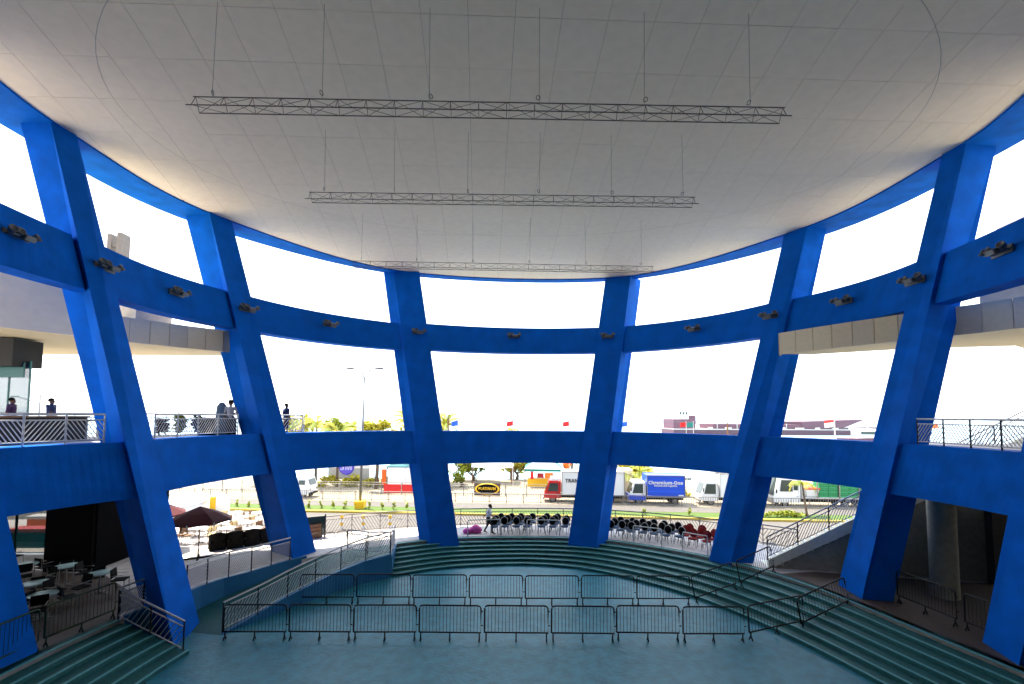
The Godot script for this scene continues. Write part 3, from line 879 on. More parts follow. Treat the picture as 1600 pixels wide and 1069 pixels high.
func build_side_buildings():
	# ---- left: deck, shaded cafe below, panelled walkway canopy above
	var line := ring(6.4)
	var seg := offset_line(line.slice(4, 35), 0.88)
	var poly := PackedVector2Array()
	for p in seg: poly.append(Vector2(p.x, p.z))
	poly.append_array(P2([-11.0, -24.6, -14.7, -24.2, -16.6, -22.3, -20.6, -18.4, -24, -17, -34, -17, -34, 2]))
	var mb := MB.new(); mb.prism(poly, 5.55, 6.36)
	tag(obj("left_deck", mb.mesh(), M.paving), "upper walkway deck behind the blue columns on the left", "deck")
	var can := thing("left_walkway_canopy", "grey panelled canopy over the left upper walkway", "canopy", V(0, 0, 0))
	var cp := P2([-17.15, -18.5, -16.4, -19.66, -15.2, -21.3, -13.75, -22.75, -14.7, -24.3, -26, -24.6, -26, -13.8, -20.3, -13.8])
	mb = MB.new(); mb.prism(cp, 10.36, 11.30)
	obj("roof_slab", mb.mesh(), M.soffit, can)
	fascia(can, L3([-17.15, 0, -18.5, -16.4, 0, -19.66, -15.2, 0, -21.3, -13.75, 0, -22.75, -14.5, 0, -24.2]), 10.33, 11.36, 10, true)
	slab("front_wall", V(-18.75, 11.95, -16.15), V(5.6, 3.2, 0.18), M.beige, can, Basis(Vector3.UP, atan2(4.7, 3.2)))
	mb = MB.new(); mb.box(V(-17.75, 12.05, -21.2), V(2.6, 1.5, 2.2)); obj("roof_box", mb.mesh(), M.concrete, can)
	mb = MB.new(); mb.box(V(-21.8, 9.75, -19.3), V(3.6, 1.1, 1.2)); obj("header", mb.mesh(), M.dark_wall, can)
	# glazed shop front on the deck
	var sh := thing("shop_front", "teal tinted glass shop front at the left end of the upper walkway", "shop front", V(-19.9, 6.36, -19.2))
	for k in 4: slab("pane", V(-0.35 - k * 0.8, 1.55, -0.1), V(0.76, 3.1, 0.02), M.teal_glass, sh)
	for k in 5: slab("mullion", V(0.03 - k * 0.8, 1.55, -0.1), V(0.04, 3.1, 0.06), M.teal_sign, sh)
	slab("sign_band", V(-1.2, 2.72, 0.06), V(2.3, 0.6, 0.06), M.teal_sign, sh)
	slab("corner_pier", V(-2.6, 1.6, 0.3), V(1.0, 3.2, 0.8), M.dark_wall, sh)
	# cafe below
	var cafe := thing("cafe_room", "dark cafe room under the left deck with a wide opening", "building", V(-20, PLAZA, -20))
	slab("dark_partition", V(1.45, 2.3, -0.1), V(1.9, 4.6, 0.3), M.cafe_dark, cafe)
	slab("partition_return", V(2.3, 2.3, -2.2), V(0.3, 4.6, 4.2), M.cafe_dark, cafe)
	slab("shade_slab", V(-7.2, 3.6, -1.9), V(14.0, 0.25, 3.8), M.cafe_dark, cafe)  # unseen slab added to keep daylight off the cafe floor
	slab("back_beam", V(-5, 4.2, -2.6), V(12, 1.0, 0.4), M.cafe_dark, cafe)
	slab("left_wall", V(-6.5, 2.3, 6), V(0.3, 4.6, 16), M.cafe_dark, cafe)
	for k in 4: slab("pane", V(-0.9 - k * 1.45, 1.85, -2.4), V(1.4, 3.6, 0.02), M.teal_glass, cafe)
	for k in 5: slab("mullion", V(-0.17 - k * 1.45, 1.85, -2.4), V(0.06, 3.7, 0.08), M.black, cafe)
	# ---- right: deck, canopy and concrete stair
	line = ring(6.4)
	seg = offset_line(line.slice(66, 88), 0.88)
	poly = PackedVector2Array()
	for p in seg: poly.append(Vector2(p.x, p.z))
	poly.append_array(P2([32, 0, 32, -16.6, 21.5, -17.0, 19.0, -17.9, 15.4, -18.9]))
	mb = MB.new(); mb.prism(poly, 5.55, 6.36)
	tag(obj("right_deck", mb.mesh(), M.paving), "upper walkway deck behind the blue columns on the right", "deck")
	var cr := thing("right_walkway_canopy", "grey green panelled canopy over the right upper walkway", "canopy", V(0, 0, 0))
	mb = MB.new(); mb.prism(P2([12.6, -21.4, 13.45, -19.55, 14.3, -17.95, 15.05, -16.65, 15.95, -15.3, 16.65, -13.6, 17.1, -10, 30, -10, 30, -17.6, 22.6, -19.4, 20.5, -18.2, 17.0, -19.3, 14.2, -21.4]), 10.36, 11.30)
	obj("roof_slab", mb.mesh(), M.soffit, cr)
	fascia(cr, L3([13.0, 0, -22.0, 12.55, 0, -21.4, 13.4, 0, -19.55, 14.25, 0, -17.95, 15.0, 0, -16.65, 15.9, 0, -15.3, 16.6, 0, -13.6, 17.05, 0, -10]), 10.33, 11.36, 17, false)
	mb = MB.new(); mb.box(V(19.6, 12.2, -17.2), V(3.4, 1.8, 1.6), Basis(Vector3.UP, 0.55)); obj("roof_box", mb.mesh(), M.concrete, cr)
	mb = MB.new(); mb.box(V(22.35, 14.3, -19.3), V(0.9, 6.4, 1.2)); obj("roof_fin", mb.mesh(), M.concrete, cr)
	# stair
	var st := thing("concrete_stair", "pale concrete stair rising from the promenade to the right deck", "staircase", V(10.85, PLAZA, -19.9))
	var dir := V(0.97, 0, 0.24).normalized(); var nrm := V(dir.z, 0, -dir.x)
	var rise := 5.5; var run := 9.7; var n := 33
	mb = MB.new()
	for k in n:
		var a := dir * (run * k / n); var b := dir * (run * (k + 1) / n)
		var y0 := rise * k / n; var y1 := rise * (k + 1) / n
		for q in [0]:
			mb.quad(a + nrm * 1.2 + V(0, y0 - 0.16, 0), a + V(0, y0 - 0.16, 0), a + V(0, y1 - 0.16, 0), a + nrm * 1.2 + V(0, y1 - 0.16, 0))
			mb.quad(a + V(0, y1 - 0.16, 0), b + V(0, y1 - 0.16, 0), b + nrm * 1.2 + V(0, y1 - 0.16, 0), a + nrm * 1.2 + V(0, y1 - 0.16, 0))
	obj("treads", mb.mesh(), M.stair, st)
	for s in [0.0]:
		mb = MB.new()
		var oo: Vector3 = nrm * s
		var e := dir * run
		mb.hexa([oo + V(0, -0.04, 0) - nrm * -0.0 , oo + e + V(0, rise - 0.32, 0), oo + e + nrm * 0.16 + V(0, rise - 0.32, 0), oo + nrm * 0.16 + V(0, -0.04, 0),
			oo + V(0, 0.34, 0), oo + e + V(0, rise + 0.46, 0), oo + e + nrm * 0.16 + V(0, rise + 0.46, 0), oo + nrm * 0.16 + V(0, 0.34, 0)])
		obj("stringer", mb.mesh(), M.stair, st)
	mb = MB.new()
	mb.quad(V(0.4, -0.02, 0) + nrm * 0.08, V(0.4, -0.02, 0) + nrm * 1.2, dir * run + V(0, rise - 0.35, 0) + nrm * 1.2, dir * run + V(0, rise - 0.35, 0) + nrm * 0.08)
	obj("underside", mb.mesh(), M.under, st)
	railing("stair_railing", "steel railing climbing the near side of the concrete stair", [V(10.85, PLAZA + 0.32, -19.98), V(10.85, PLAZA + 0.44, -19.98) + dir * run + V(0, rise, 0)], 1.45, 0.98, M.rail, false, 9, M.rail_dark)
	# shaded room under the right deck
	var rm := thing("shaded_room", "dark shaded room under the right deck", "building", V(18, PLAZA, -14))
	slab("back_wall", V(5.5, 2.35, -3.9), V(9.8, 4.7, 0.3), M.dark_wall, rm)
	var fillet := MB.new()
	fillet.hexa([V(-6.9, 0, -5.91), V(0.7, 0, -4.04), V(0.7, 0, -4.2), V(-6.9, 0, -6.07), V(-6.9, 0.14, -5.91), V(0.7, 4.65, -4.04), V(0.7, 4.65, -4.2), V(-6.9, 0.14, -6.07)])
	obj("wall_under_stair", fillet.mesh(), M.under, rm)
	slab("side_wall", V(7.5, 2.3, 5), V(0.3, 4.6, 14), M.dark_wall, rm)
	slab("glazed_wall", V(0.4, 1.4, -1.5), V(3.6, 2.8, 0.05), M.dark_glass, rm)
	slab("green_frame", V(1.6, 2.2, -0.7), V(4.8, 0.06, 0.06), M.green_frame, rm)
	slab("green_frame", V(2.4, 1.1, -0.7), V(0.06, 2.2, 0.06), M.green_frame, rm)
	var pc := MB.new(); pc.smooth(true); pc.lathe([Vector2(0.42, 0), Vector2(0.42, 4.7)], Vector3.ZERO, 20)
	tag(obj("round_pillar", pc.mesh(), M.under, null, Transform3D(Basis(), V(15.5, PLAZA, -16.7))), "pale round pillar in the shade under the right deck", "pillar")
	var dr := thing("green_doorway", "bright green door frame standing under the concrete stair", "door frame", V(14.0, PLAZA, -18.75))
	slab("jamb", V(0, 0.9, 0), V(0.09, 1.8, 0.09), M.green_frame, dr); slab("jamb", V(0.9, 0.9, 0.2), V(0.09, 1.8, 0.09), M.green_frame, dr)
	slab("head", V(0.45, 1.8, 0.1), V(1.0, 0.09, 0.09), M.green_frame, dr, Basis(Vector3.UP, -0.22))
	slab("leaf", V(0.45, 0.9, 0.06), V(0.8, 1.7, 0.04), M.dark_glass, dr, Basis(Vector3.UP, -0.22))
	# roof pylon far left: two slabs tied by a bar
	var py := thing("roof_pylon", "pair of tall beige slabs tied by a bar rising behind the left upper beam", "pylon", V(-33.9, -1.0, -40))
	slab("slab", V(0, 11.6, 0), V(0.36, 23.9, 1.0), M.pylon, py); slab("slab", V(1.2, 11.6, 0.5), V(0.34, 23.8, 1.0), M.pylon, py)
	slab("tie_bar", V(0.7, 22.6, 0.3), V(1.2, 0.25, 0.2), M.pylon, py)

func fascia(parent: Node3D, pts: Array, y0: float, y1: float, count: int, left: bool):
	# cladding panels side by side with open joints
	var total := 0.0
	for i in pts.size() - 1: total += pts[i].distance_to(pts[i + 1])
	var walk := func(s: float) -> Vector3:
		for i in pts.size() - 1:
			var d: float = pts[i].distance_to(pts[i + 1])
			if s <= d or i == pts.size() - 2: return pts[i].lerp(pts[i + 1], s / d)
			s -= d
		return pts[-1]
	for k in count:
		var a: Vector3 = walk.call(total * k / count); var b: Vector3 = walk.call(total * (k + 1) / count)
		var d := (b - a).normalized()
		a += d * 0.01; b -= d * 0.01
		var n := V(d.z, 0, -d.x) * (-0.07 if left else 0.07)
		n = n * (-1.0 if n.dot(V(0, 0, 1) + V(1 if left else -1, 0, 0)) < 0 else 1.0)
		var lean := n * 0.0
		var mb := MB.new()
		mb.hexa([V(a.x, y0, a.z) + n, V(b.x, y0, b.z) + n, V(b.x, y0, b.z), V(a.x, y0, a.z), V(a.x, y1, a.z) + n, V(b.x, y1, b.z) + n, V(b.x, y1, b.z), V(a.x, y1, a.z)])
		obj("panel", mb.mesh(), M.panel[rng.randi() % 3], parent)

func build_trusses():
	var where := ["nearest the camera, longest in view", "in the middle of the three", "farthest, just above the back rim"]
	var data := [[V(-8.12, 14.85, -10.72), V(5.89, 14.85, -10.50), 21, [-7.74, -5.16, -2.62, 0.0, 2.53, 5.10]], [V(-7.41, 15.0, -15.67), V(5.84, 15.0, -15.41), 19, [-6.93, -4.54, -2.02, 0.46, 2.97, 5.48]], [V(-7.96, 14.86, -22.39), V(6.80, 14.86, -22.46), 19, [-7.62, -4.92, -2.19, 0.64, 3.44, 6.25]]]
	for i in 3:
		var d: Array = data[i]
		var t := thing("lighting_truss", "long triangular steel lighting truss hung on wires, " + where[i], "truss", d[0], 0, "hanging trusses")
		var b: Vector3 = d[1] - d[0]
		var n := V(-b.z, 0, b.x).normalized()
		var top := V(0, 0, 0); var lo1 := n * 0.15 + V(0, -0.30, 0); var lo2 := n * -0.15 + V(0, -0.30, 0)
		var ex := b.normalized() * 0.12
		rod("chord", top - ex * 0.5, b + ex * 0.5, 0.013, M.truss, t)
		rod("chord", lo1 - ex, b + lo1 + ex, 0.013, M.truss, t)
		rod("chord", lo2, b + lo2, 0.013, M.truss, t)
		var k := int(d[2])
		for j in k + 1:
			var p := b * (float(j) / k)
			rod("brace", p + top, p + lo1, 0.007, M.truss, t)
			rod("brace", p + top, p + lo2, 0.007, M.truss, t)
			if j == k: break
			var q := b * (float(j + 1) / k)
			if j % 2 == 0:
				rod("brace", p + top, q + lo1, 0.006, M.truss, t); rod("brace", p + lo2, q + top, 0.006, M.truss, t); rod("brace", p + lo1, q + lo2, 0.006, M.truss, t)
			else:
				rod("brace", p + lo1, q + top, 0.006, M.truss, t); rod("brace", p + top, q + lo2, 0.006, M.truss, t); rod("brace", p + lo2, q + lo1, 0.006, M.truss, t)
		for x in d[3]:
			var u: float = (x - d[0].x) / b.x
			var p := b * u
			rod("hanger_wire", p + V(0, 0.02, 0), p + V(0.03 * sin(x * 3.0), ROOF - d[0].y - 0.01, 0.03 * cos(x)), 0.0038, M.wire, t)
			var rr := MB.new(); rr.smooth(true)
			var loop := []
			for a in 13: loop.append(V(cos(TAU * a / 12) * 0.05 - 0.03, 0.13 + sin(TAU * a / 12) * 0.055, 0.01 * a / 12.0))
			rr.tube(loop, 0.008, 5)
			obj("wire_coil", rr.mesh(), M.wire, t, Transform3D(Basis(Vector3.UP, x), p))

func build_floodlights():
	var at := [-14.25, -12.86, -14.36, -15.71, -14.11, -19.07, -12.96, -22.12, -10.64, -26.69, -6.19, -30.57, 0.21, -31.16, 6.63, -30.98, 10.74, -26.67, 13.09, -22.79, 13.70, -18.70, 14.23, -15.80, 13.52, -12.44]
	var proto: Node3D
	var spots := []
	# where the upper beam face or a column face is crossed on the way out from the arena
	var face := offset_line(ring(12.5), 0.13)
	for i in 13:
		var d := V(at[i * 2] + 0.98, 0, at[i * 2 + 1]).normalized()
		var best := V(at[i * 2], 12.5, at[i * 2 + 1]); var bd := 1e9; var bt := Vector3.RIGHT
		for k in face.size() - 1:
			var hit = Geometry2D.segment_intersects_segment(Vector2(-0.98, 0), Vector2(-0.98 + d.x * 80, d.z * 80), Vector2(face[k].x, face[k].z), Vector2(face[k + 1].x, face[k + 1].z))
			if hit != null:
				best = V(hit.x, 12.5, hit.y); bt = (face[k + 1] - face[k]).normalized()
		spots.append([best, bt])
	var hts := [12.45, 12.42, 12.45, 12.5, 12.5, 12.62, 12.62, 12.55, 12.5, 12.5, 12.5, 12.48, 12.45]
	for i in 13:
		var t: Vector3 = spots[i][1]
		var inward := V(-t.z, 0, t.x).normalized()
		var oncol: bool = [1, 3, 5, 7, 9, 11].has(i)
		var b := Basis(t, Vector3.UP, inward).scaled_local(Vector3.ONE * 0.82)
		var o: Vector3 = spots[i][0] + inward * (0.18 if oncol else 0.02); o.y = hts[i]
		var label := "grey floodlight cluster on the upper blue beam, %s from the left" % nth(i)
		if proto == null:
			proto = thing("floodlight_cluster", label, "floodlight", Vector3.ZERO, 0, "floodlights on the upper beam")
			slab("back_plate", V(0, 0, 0.04), V(0.95, 0.30, 0.05), M.flood, proto)
			slab("bracket", V(0, -0.02, 0.20), V(0.80, 0.05, 0.30), M.flood, proto)
			for s in [-0.42, 0.42, -0.18]:
				var mb := MB.new(); mb.smooth(true)
				mb.lathe([Vector2(0.02, -0.14), Vector2(0.09, -0.12), Vector2(0.13, 0.04), Vector2(0.14, 0.10), Vector2(0.12, 0.10), Vector2(0.11, 0.05), Vector2(0.01, 0.04)], Vector3.ZERO, 14)
				obj("lamp_head", mb.mesh(), M.flood, proto, Transform3D(Basis(Vector3.RIGHT, 1.1) * Basis(Vector3.BACK, -s * 0.8), V(s, 0.10, 0.33)))
			var bx := MB.new(); bx.bevel_box(V(0.08, -0.02, 0.40), V(0.42, 0.20, 0.22), 0.03, Basis(Vector3.RIGHT, 0.35))
			obj("ballast_box", bx.mesh(), M.flood, proto)
			proto.transform = Transform3D(b, o)
		else: copy(proto, "floodlight_cluster", label, Transform3D(b, o))

func build_railings():
	var rl := []
	for i in range(0, RAIL_LINE.size(), 2): rl.append(V(RAIL_LINE[i], PLAZA, RAIL_LINE[i + 1]))
	railing("promenade_railing", "long curved steel railing along the outer edge of the promenade", catmull(rl, 2), 1.5, 1.02, M.rail_out, true, 9)
	# balcony railings over the lower beam
	var l := offset_line(ring(6.43), 0.30)
	railing("balcony_railing", "steel balcony railing over the lower beam at the far left", at_height(l.slice(4, 19), 6.40), 1.0, 0.93, M.rail, true, 8)
	railing("balcony_railing", "steel balcony railing above the umbrellas, between two blue columns", at_height(offset_line(ring(6.43), 0.62).slice(22, 29), 6.40), 1.1, 0.93, M.rail, true, 8)
	railing("balcony_railing", "short end of the steel balcony railing right of the third blue column", [V(-11.9, 6.38, -23.3), V(-10.95, 6.38, -24.2)], 1.3, 0.93, M.rail, false, 9)
	railing("balcony_railing", "steel balcony railing over the lower beam at the far right", at_height(offset_line(ring(6.43), 0.30).slice(72, 86), 6.40), 0.95, 0.93, M.rail, true, 8, M.rail_dark)
	railing("deck_railing", "steel railing on the seaward edge of the left deck", [V(-11.0, 6.36, -24.5), V(-14.7, 6.36, -24.1), V(-16.55, 6.36, -22.25), V(-20.55, 6.36, -18.35), V(-24, 6.36, -16.9)], 1.5, 0.98, M.rail, true, 7)
	# ramp railings
	railing("ramp_railing", "steel railing on the arena side of the ramp", L3([-10.06, 0.06, -16.17, -9.36, 0.24, -17.2, -8.86, 0.42, -18.05, -7.6, 0.76, -19.88, -6.72, 0.93, -20.82, -5.76, 1.0, -21.65]), 1.15, 1.0, M.rail, false, 9, M.rail_dark)
	railing("ramp_railing", "steel railing on the terrace side of the ramp", L3([-12.05, 0.94, -17.35, -11.88, 0.94, -18.05, -11.48, 0.94, -18.9, -10.94, 0.94, -19.55, -10.0, 0.94, -21.0]), 0.85, 0.98, M.rail, false, 9, M.rail_dark)
	railing("landing_railing", "short steel railing crossing the upper end of the ramp", L3([-8.0, PLAZA, -22.6, -7.2, PLAZA, -22.2, -5.76, PLAZA + 0.1, -21.7]), 1.1, 1.02, M.rail, false, 9, M.rail_dark)
	railing("landing_railing", "short steel railing beside the cheek wall of the curved steps", L3([-5.8, PLAZA, -21.9, -5.98, PLAZA, -23.6]), 0.9, 1.02, M.rail, false, 7, M.rail_dark)
	# railing at the lower left steps
	railing("step_railing", "steel railing descending the left steps to the arena floor", L3([-12.86, PLAZA, -15.38, -10.52, 0.02, -14.93]), 1.2, 0.96, M.rail, false, 7, M.rail_dark)
	railing("step_railing", "steel railing between the left steps and the second blue column", L3([-12.86, PLAZA + 0.05, -15.42, -12.5, PLAZA + 0.05, -16.9]), 0.85, 0.94, M.rail, true, 9, M.rail_dark)
	# low hoop rails at the head of the curved steps
	var u := [[-2.45, -25.30, -0.68, -25.50], [0.76, -25.42, 2.52, -25.2], [6.17, -24.0, 7.39, -23.28], [8.22, -22.67, 9.09, -21.87]]
	for i in 4:
		var a := V(u[i][0], PLAZA, u[i][1]); var b := V(u[i][2], PLAZA, u[i][3])
		var t := thing("hoop_rail", "low chrome hoop rail at the head of the curved steps, %s from the left" % nth(i), "railing", a, 0, "low hoop rails on the promenade")
		var d := (b - a); var n := d.normalized() * 0.06
		var mb := MB.new(); mb.smooth(true)
		mb.tube([V(0, 0, 0), V(0, 0.78, 0), n * 0.4 + V(0, 0.83, 0), n + V(0, 0.85, 0), d - n + V(0, 0.85, 0), d - n * 0.4 + V(0, 0.83, 0), d + V(0, 0.78, 0), d], 0.026, 8)
		obj("hoop", mb.mesh(), M.rail, t)
		for p in [V(0, 0.01, 0), d + V(0, 0.01, 0)]: slab("base_plate", p, V(0.14, 0.02, 0.14), M.rail, t)

func build_barriers():
	var g1 := "front row of crowd barriers on the teal floor"
	var x := [-9.86, -7.73, -5.62, -3.47, -1.34, 0.85, 3.01, 5.17, 7.30]
	for i in 8:
		crowd_barrier("black crowd barrier in the front row on the teal floor, %s from the left" % nth(i), V(x[i], 0, -15.78 + i * 0.06), V(x[i + 1] - 0.0, 0, -15.72 + i * 0.06), g1)
	crowd_barrier("black crowd barrier at the right end of the front row, meeting the first steps", V(7.4, 0.0, -15.3), V(9.75, 0.12, -15.95), g1)
	crowd_barrier("tilted black crowd barrier climbing the right steps to the blue column", V(9.45, 0.10, -15.7), V(11.75, 0.60, -16.45), g1)
	var g2 := "back row of crowd barriers on the teal floor"
	var y := [-8.58, -6.39, -4.20, -2.01, 0.18, 2.37, 4.53, 6.71]
	for i in 7:
		crowd_barrier("thin dark crowd barrier in the back row on the teal floor, %s from the left" % nth(i), V(y[i], 0, -18.65 + i * 0.07), V(y[i + 1] - 0.0, 0, -18.58 + i * 0.07), g2)
	crowd_barrier("dark crowd barrier leaning up the right steps below the red chairs", V(6.9, 0.0, -18.27), V(8.85, 0.42, -18.7), g2)
	crowd_barrier("dark crowd barrier at the top of the right steps before the concrete stair", V(8.95, 0.45, -18.7), V(10.8, 0.9, -19.35), g2)
	var g3 := "crowd barriers on the shaded left landing"
	var b := crowd_barrier("dark green crowd barrier on the left landing beside the steel railing", V(-13.50, PLAZA, -13.65), V(-13.05, PLAZA, -15.6), g3)
	var c := crowd_barrier("dark green crowd barrier at the left edge before the cafe tables", V(-13.62, PLAZA, -11.55), V(-13.52, PLAZA, -13.6), g3)
	for o in [b, c]:
		for k in o.get_children(): k.material_override = M.barrier_green
	var g4 := "crowd barriers in the shade on the right"
	crowd_barrier("black crowd barrier in the shade right of the fourth column from the right stair", V(13.25, PLAZA, -16.2), V(13.45, PLAZA, -14.25), g4).set_meta("label", "black crowd barrier in the shade just right of the column beside the concrete stair")
	crowd_barrier("black crowd barrier in the shade before the dark room at the right edge", V(13.5, PLAZA, -14.15), V(13.75, PLAZA, -12.1), g4)

func build_promenade():
	# oval-backed chairs
	var proto: Node3D; var red0: Node3D
	var put := func(p: Vector3, turn: float, label: String, red: bool):
		var src := red0 if red else proto
		if src == null:
			src = thing("banquet_chair", label, "chair", p, turn, "red chairs on the promenade" if red else "black oval-backed chairs on the promenade")
			var fab: Material = M.red_cloth if red else M.black
			var mb := MB.new(); mb.smooth(true)
			var oval := [Vector2(0.01, 0.028), Vector2(0.15, 0.026), Vector2(0.19, 0.0), Vector2(0.15, -0.026), Vector2(0.01, -0.028)]
			mb.lathe(oval, Vector3.ZERO, 18, 1.08)
			obj("backrest", mb.mesh(), fab, src, Transform3D(Basis(Vector3.RIGHT, PI / 2 - 0.16), V(0, 0.655, -0.23)))
			var rim := MB.new(); rim.smooth(true)
			var loop := []
			for a in 19: loop.append(V(cos(TAU * a / 18) * 0.195, 0, sin(TAU * a / 18) * 0.21))
			rim.tube(loop, 0.016, 6)
			obj("back_frame", rim.mesh(), M.red_cloth if red else M.steel, src, Transform3D(Basis(Vector3.RIGHT, PI / 2 - 0.16), V(0, 0.655, -0.23)))
			var s := MB.new(); s.smooth(true)
			s.lathe([Vector2(0.01, -0.04), Vector2(0.2, -0.04), Vector2(0.225, -0.01), Vector2(0.21, 0.03), Vector2(0.01, 0.045)], V(0, 0.42, 0), 16, 0.95)
			obj("seat", s.mesh(), M.red_cloth if red else M.seat_blue, src)
			for q in [[-1, 1], [1, 1], [-1, -1], [1, -1]]:
				rod("leg", V(q[0] * 0.16, 0.40, q[1] * 0.15), V(q[0] * 0.20, 0, q[1] * 0.20), 0.014, M.lamp_post, src)
			for q in [-1, 1]: rod("back_upright", V(q * 0.15, 0.42, -0.16), V(q * 0.14, 0.6, -0.23), 0.014, M.lamp_post, src)
			if red: red0 = src
			else: proto = src
		else:
			copy(src, "banquet_chair", label, Transform3D(Basis(Vector3.UP, turn), p))
		return src
	# rows follow the head of the steps
	var row_names := ["front", "middle", "back"]
	for block in 2:
		for row in 3:
			var n := [[7, 7, 6], [9, 9, 8]][block][row] as int
			for k in n:
				var x: float
				var z: float
				if block == 0:
					x = -1.05 + (k + 0.35 * row) * 0.60 + (0.25 if k > 3 else 0.0)
					z = -25.75 - row * 0.50 + absf(x) * 0.03
				else:
					var u := (k + 0.25 * row) / 8.6
					var p := V(5.2, 0, -25.0).lerp(V(9.75, 0, -22.35), u) + V(0.35, 0, -0.6).normalized() * row * 0.52
					x = p.x; z = p.z + sin(u * PI) * -0.35
				var red: bool = block == 1 and (k >= 7 or (k >= 6 and row > 0))
				var turn := atan2(-x * 0.9, -(z + 13.0)) * 1.0
				turn = atan2(-x, -13.0 - z) + rng.randf_range(-0.25, 0.25)
				var label := "%s, %s from left, %s row %s" % ["red banquet chair" if red else "black oval-backed chair", nth(k), row_names[row], "between the centre columns" if block == 0 else "right of the centre columns"]
				put.call(V(x + rng.randf_range(-0.05, 0.05), PLAZA + 0.004, z + rng.randf_range(-0.05, 0.05)), turn, label, red)
	# man in a white shirt, stepping to the right with one arm trailing
	var C := {"top": Color(0.75, 0.75, 0.76), "sleeve": Color(0.75, 0.75, 0.76), "skin": Color(0.16, 0.08, 0.05), "legs": Color(0.012, 0.012, 0.018), "shoe": Color(0.01, 0.01, 0.01)}
	person("man in a white shirt and dark trousers walking past the black chairs", V(-1.34, PLAZA + 0.004, -25.85), PI / 2 - 0.2,
		{"chest": V(0, 1.19, 0.05), "neck": V(0, 1.36, 0.08), "head": V(0, 1.46, 0.11), "crown": V(0, 1.50, 0.09), "chin": V(0, 1.41, 0.15), "nose": V(0, 1.455, 0.195),
		"lshoulder": V(-0.18, 1.29, 0.05), "lelbow": V(-0.22, 1.08, 0.16), "lwrist": V(-0.20, 0.92, 0.34), "lhand": V(-0.19, 0.88, 0.43),
		"rshoulder": V(0.18, 1.29, 0.04), "relbow": V(0.25, 1.08, -0.16), "rwrist": V(0.27, 0.88, -0.30), "rhand": V(0.27, 0.79, -0.35),
		"lknee": V(-0.10, 0.47, 0.20), "lankle": V(-0.10, 0.09, 0.24), "ltoe": V(-0.11, 0.035, 0.40), "rknee": V(0.10, 0.46, -0.06), "rankle": V(0.10, 0.10, -0.26), "rtoe": V(0.11, 0.035, -0.11)}, C, M.black, 1.0)
	# bean bags
	for i in 2:
		var mb := MB.new(); mb.smooth(true)
		mb.lathe([[Vector2(0.01, 0.0), Vector2(0.30, 0.02), Vector2(0.36, 0.14), Vector2(0.30, 0.28), Vector2(0.16, 0.38), Vector2(0.05, 0.43), Vector2(0.01, 0.43)], [Vector2(0.01, 0.0), Vector2(0.22, 0.02), Vector2(0.27, 0.10), Vector2(0.22, 0.21), Vector2(0.10, 0.27), Vector2(0.01, 0.28)]][i], Vector3.ZERO, 18, 0.85)
		tag(obj("bean_bag", mb.mesh(), M.pink, null, Transform3D(Basis(), [V(-2.05, PLAZA + 0.004, -26.05), V(-2.5, PLAZA + 0.004, -25.9)][i])), ["larger pink bean bag on the promenade beside the walking man", "smaller pink bean bag left of the larger one"][i], "bean bag", "pink bean bags")
	# glass windbreak and slatted wooden benches left of the centre
	var wb := thing("windbreak", "glass windbreak panel with a steel end post at the edge of the terrace", "windbreak", V(-10.0, PLAZA, -25.2))
	slab("pane", V(-0.75, 0.62, 0.35), V(1.7, 1.0, 0.02), M.dark_glass, wb, Basis(Vector3.UP, 0.45))
	rod("end_post", V(0, 0, 0), V(0, 1.2, 0), 0.04, M.rail_dark, wb)
	rod("end_post", V(-1.5, 0, 0.72), V(-1.5, 1.2, 0.72), 0.04, M.rail_dark, wb)
	for i in 3:
		var b := thing("wooden_planter", "slatted wooden planter box behind the glass windbreak, %s from the left" % nth(i), "planter", V(-11.75 + i * 0.62, PLAZA, -24.6 - i * 0.28), 0.45, "wooden planters by the windbreak")
		for k in 4: slab("slat", V(0, 0.12 + k * 0.18, 0.26), V(0.56, 0.15, 0.03), M.wood, b)
		slab("box", V(0, 0.38, 0), V(0.54, 0.76, 0.48), M.wood, b)
	for i in 4:
		var r := thing("bicycle_hoop", "low bent steel hoop on the sunlit paving before the windbreak, %s from the left" % nth(i), "hoop", V(-10.9 + i * 0.55, PLAZA, -23.9 - i * 0.32), 0.6, "low steel hoops")
		var mb := MB.new(); mb.smooth(true)
		mb.tube([V(0, 0, 0), V(0, 0.32, 0), V(0.06, 0.38, 0), V(0.42, 0.38, 0), V(0.5, 0.32, 0), V(0.5, 0.0, 0)], 0.022, 7)
		obj("tube", mb.mesh(), M.rail_dark, r)
	for i in 3:
		var p := [V(-11.3, LAND, -31.9), V(-9.9, LAND, -32.0), V(-8.1, LAND, -32.0)]
		var b := thing("striped_bollard", "yellow and white striped bollard on the road edge, %s from the left" % nth(i), "bollard", p[i], 0, "striped bollards")
		for k in 4: 
			var mb := MB.new(); mb.lathe([Vector2(0.11, k * 0.22), Vector2(0.11, k * 0.22 + 0.22), Vector2(0.01, k * 0.22 + 0.221)], Vector3.ZERO, 12)
			obj("band", mb.mesh(), M.yellow if k % 2 == 1 else M.white_paint, b)

func cafe_table(label: String, at: Vector3, top_m: Material, group: String):
	var t := thing("cafe_table", label, "table", at, 0, group)
	var mb := MB.new(); mb.smooth(true)
	mb.lathe([Vector2(0.01, 0.71), Vector2(0.36, 0.71), Vector2(0.38, 0.725), Vector2(0.37, 0.74), Vector2(0.01, 0.741)], Vector3.ZERO, 22)
	obj("table_top", mb.mesh(), top_m, t)
	rod("pedestal", V(0, 0.02, 0), V(0, 0.71, 0), 0.035, M.steel, t)
	for k in 2: slab("foot", V(0, 0.02, 0), V(0.56, 0.035, 0.06), M.steel, t, Basis(Vector3.UP, k * PI / 2))

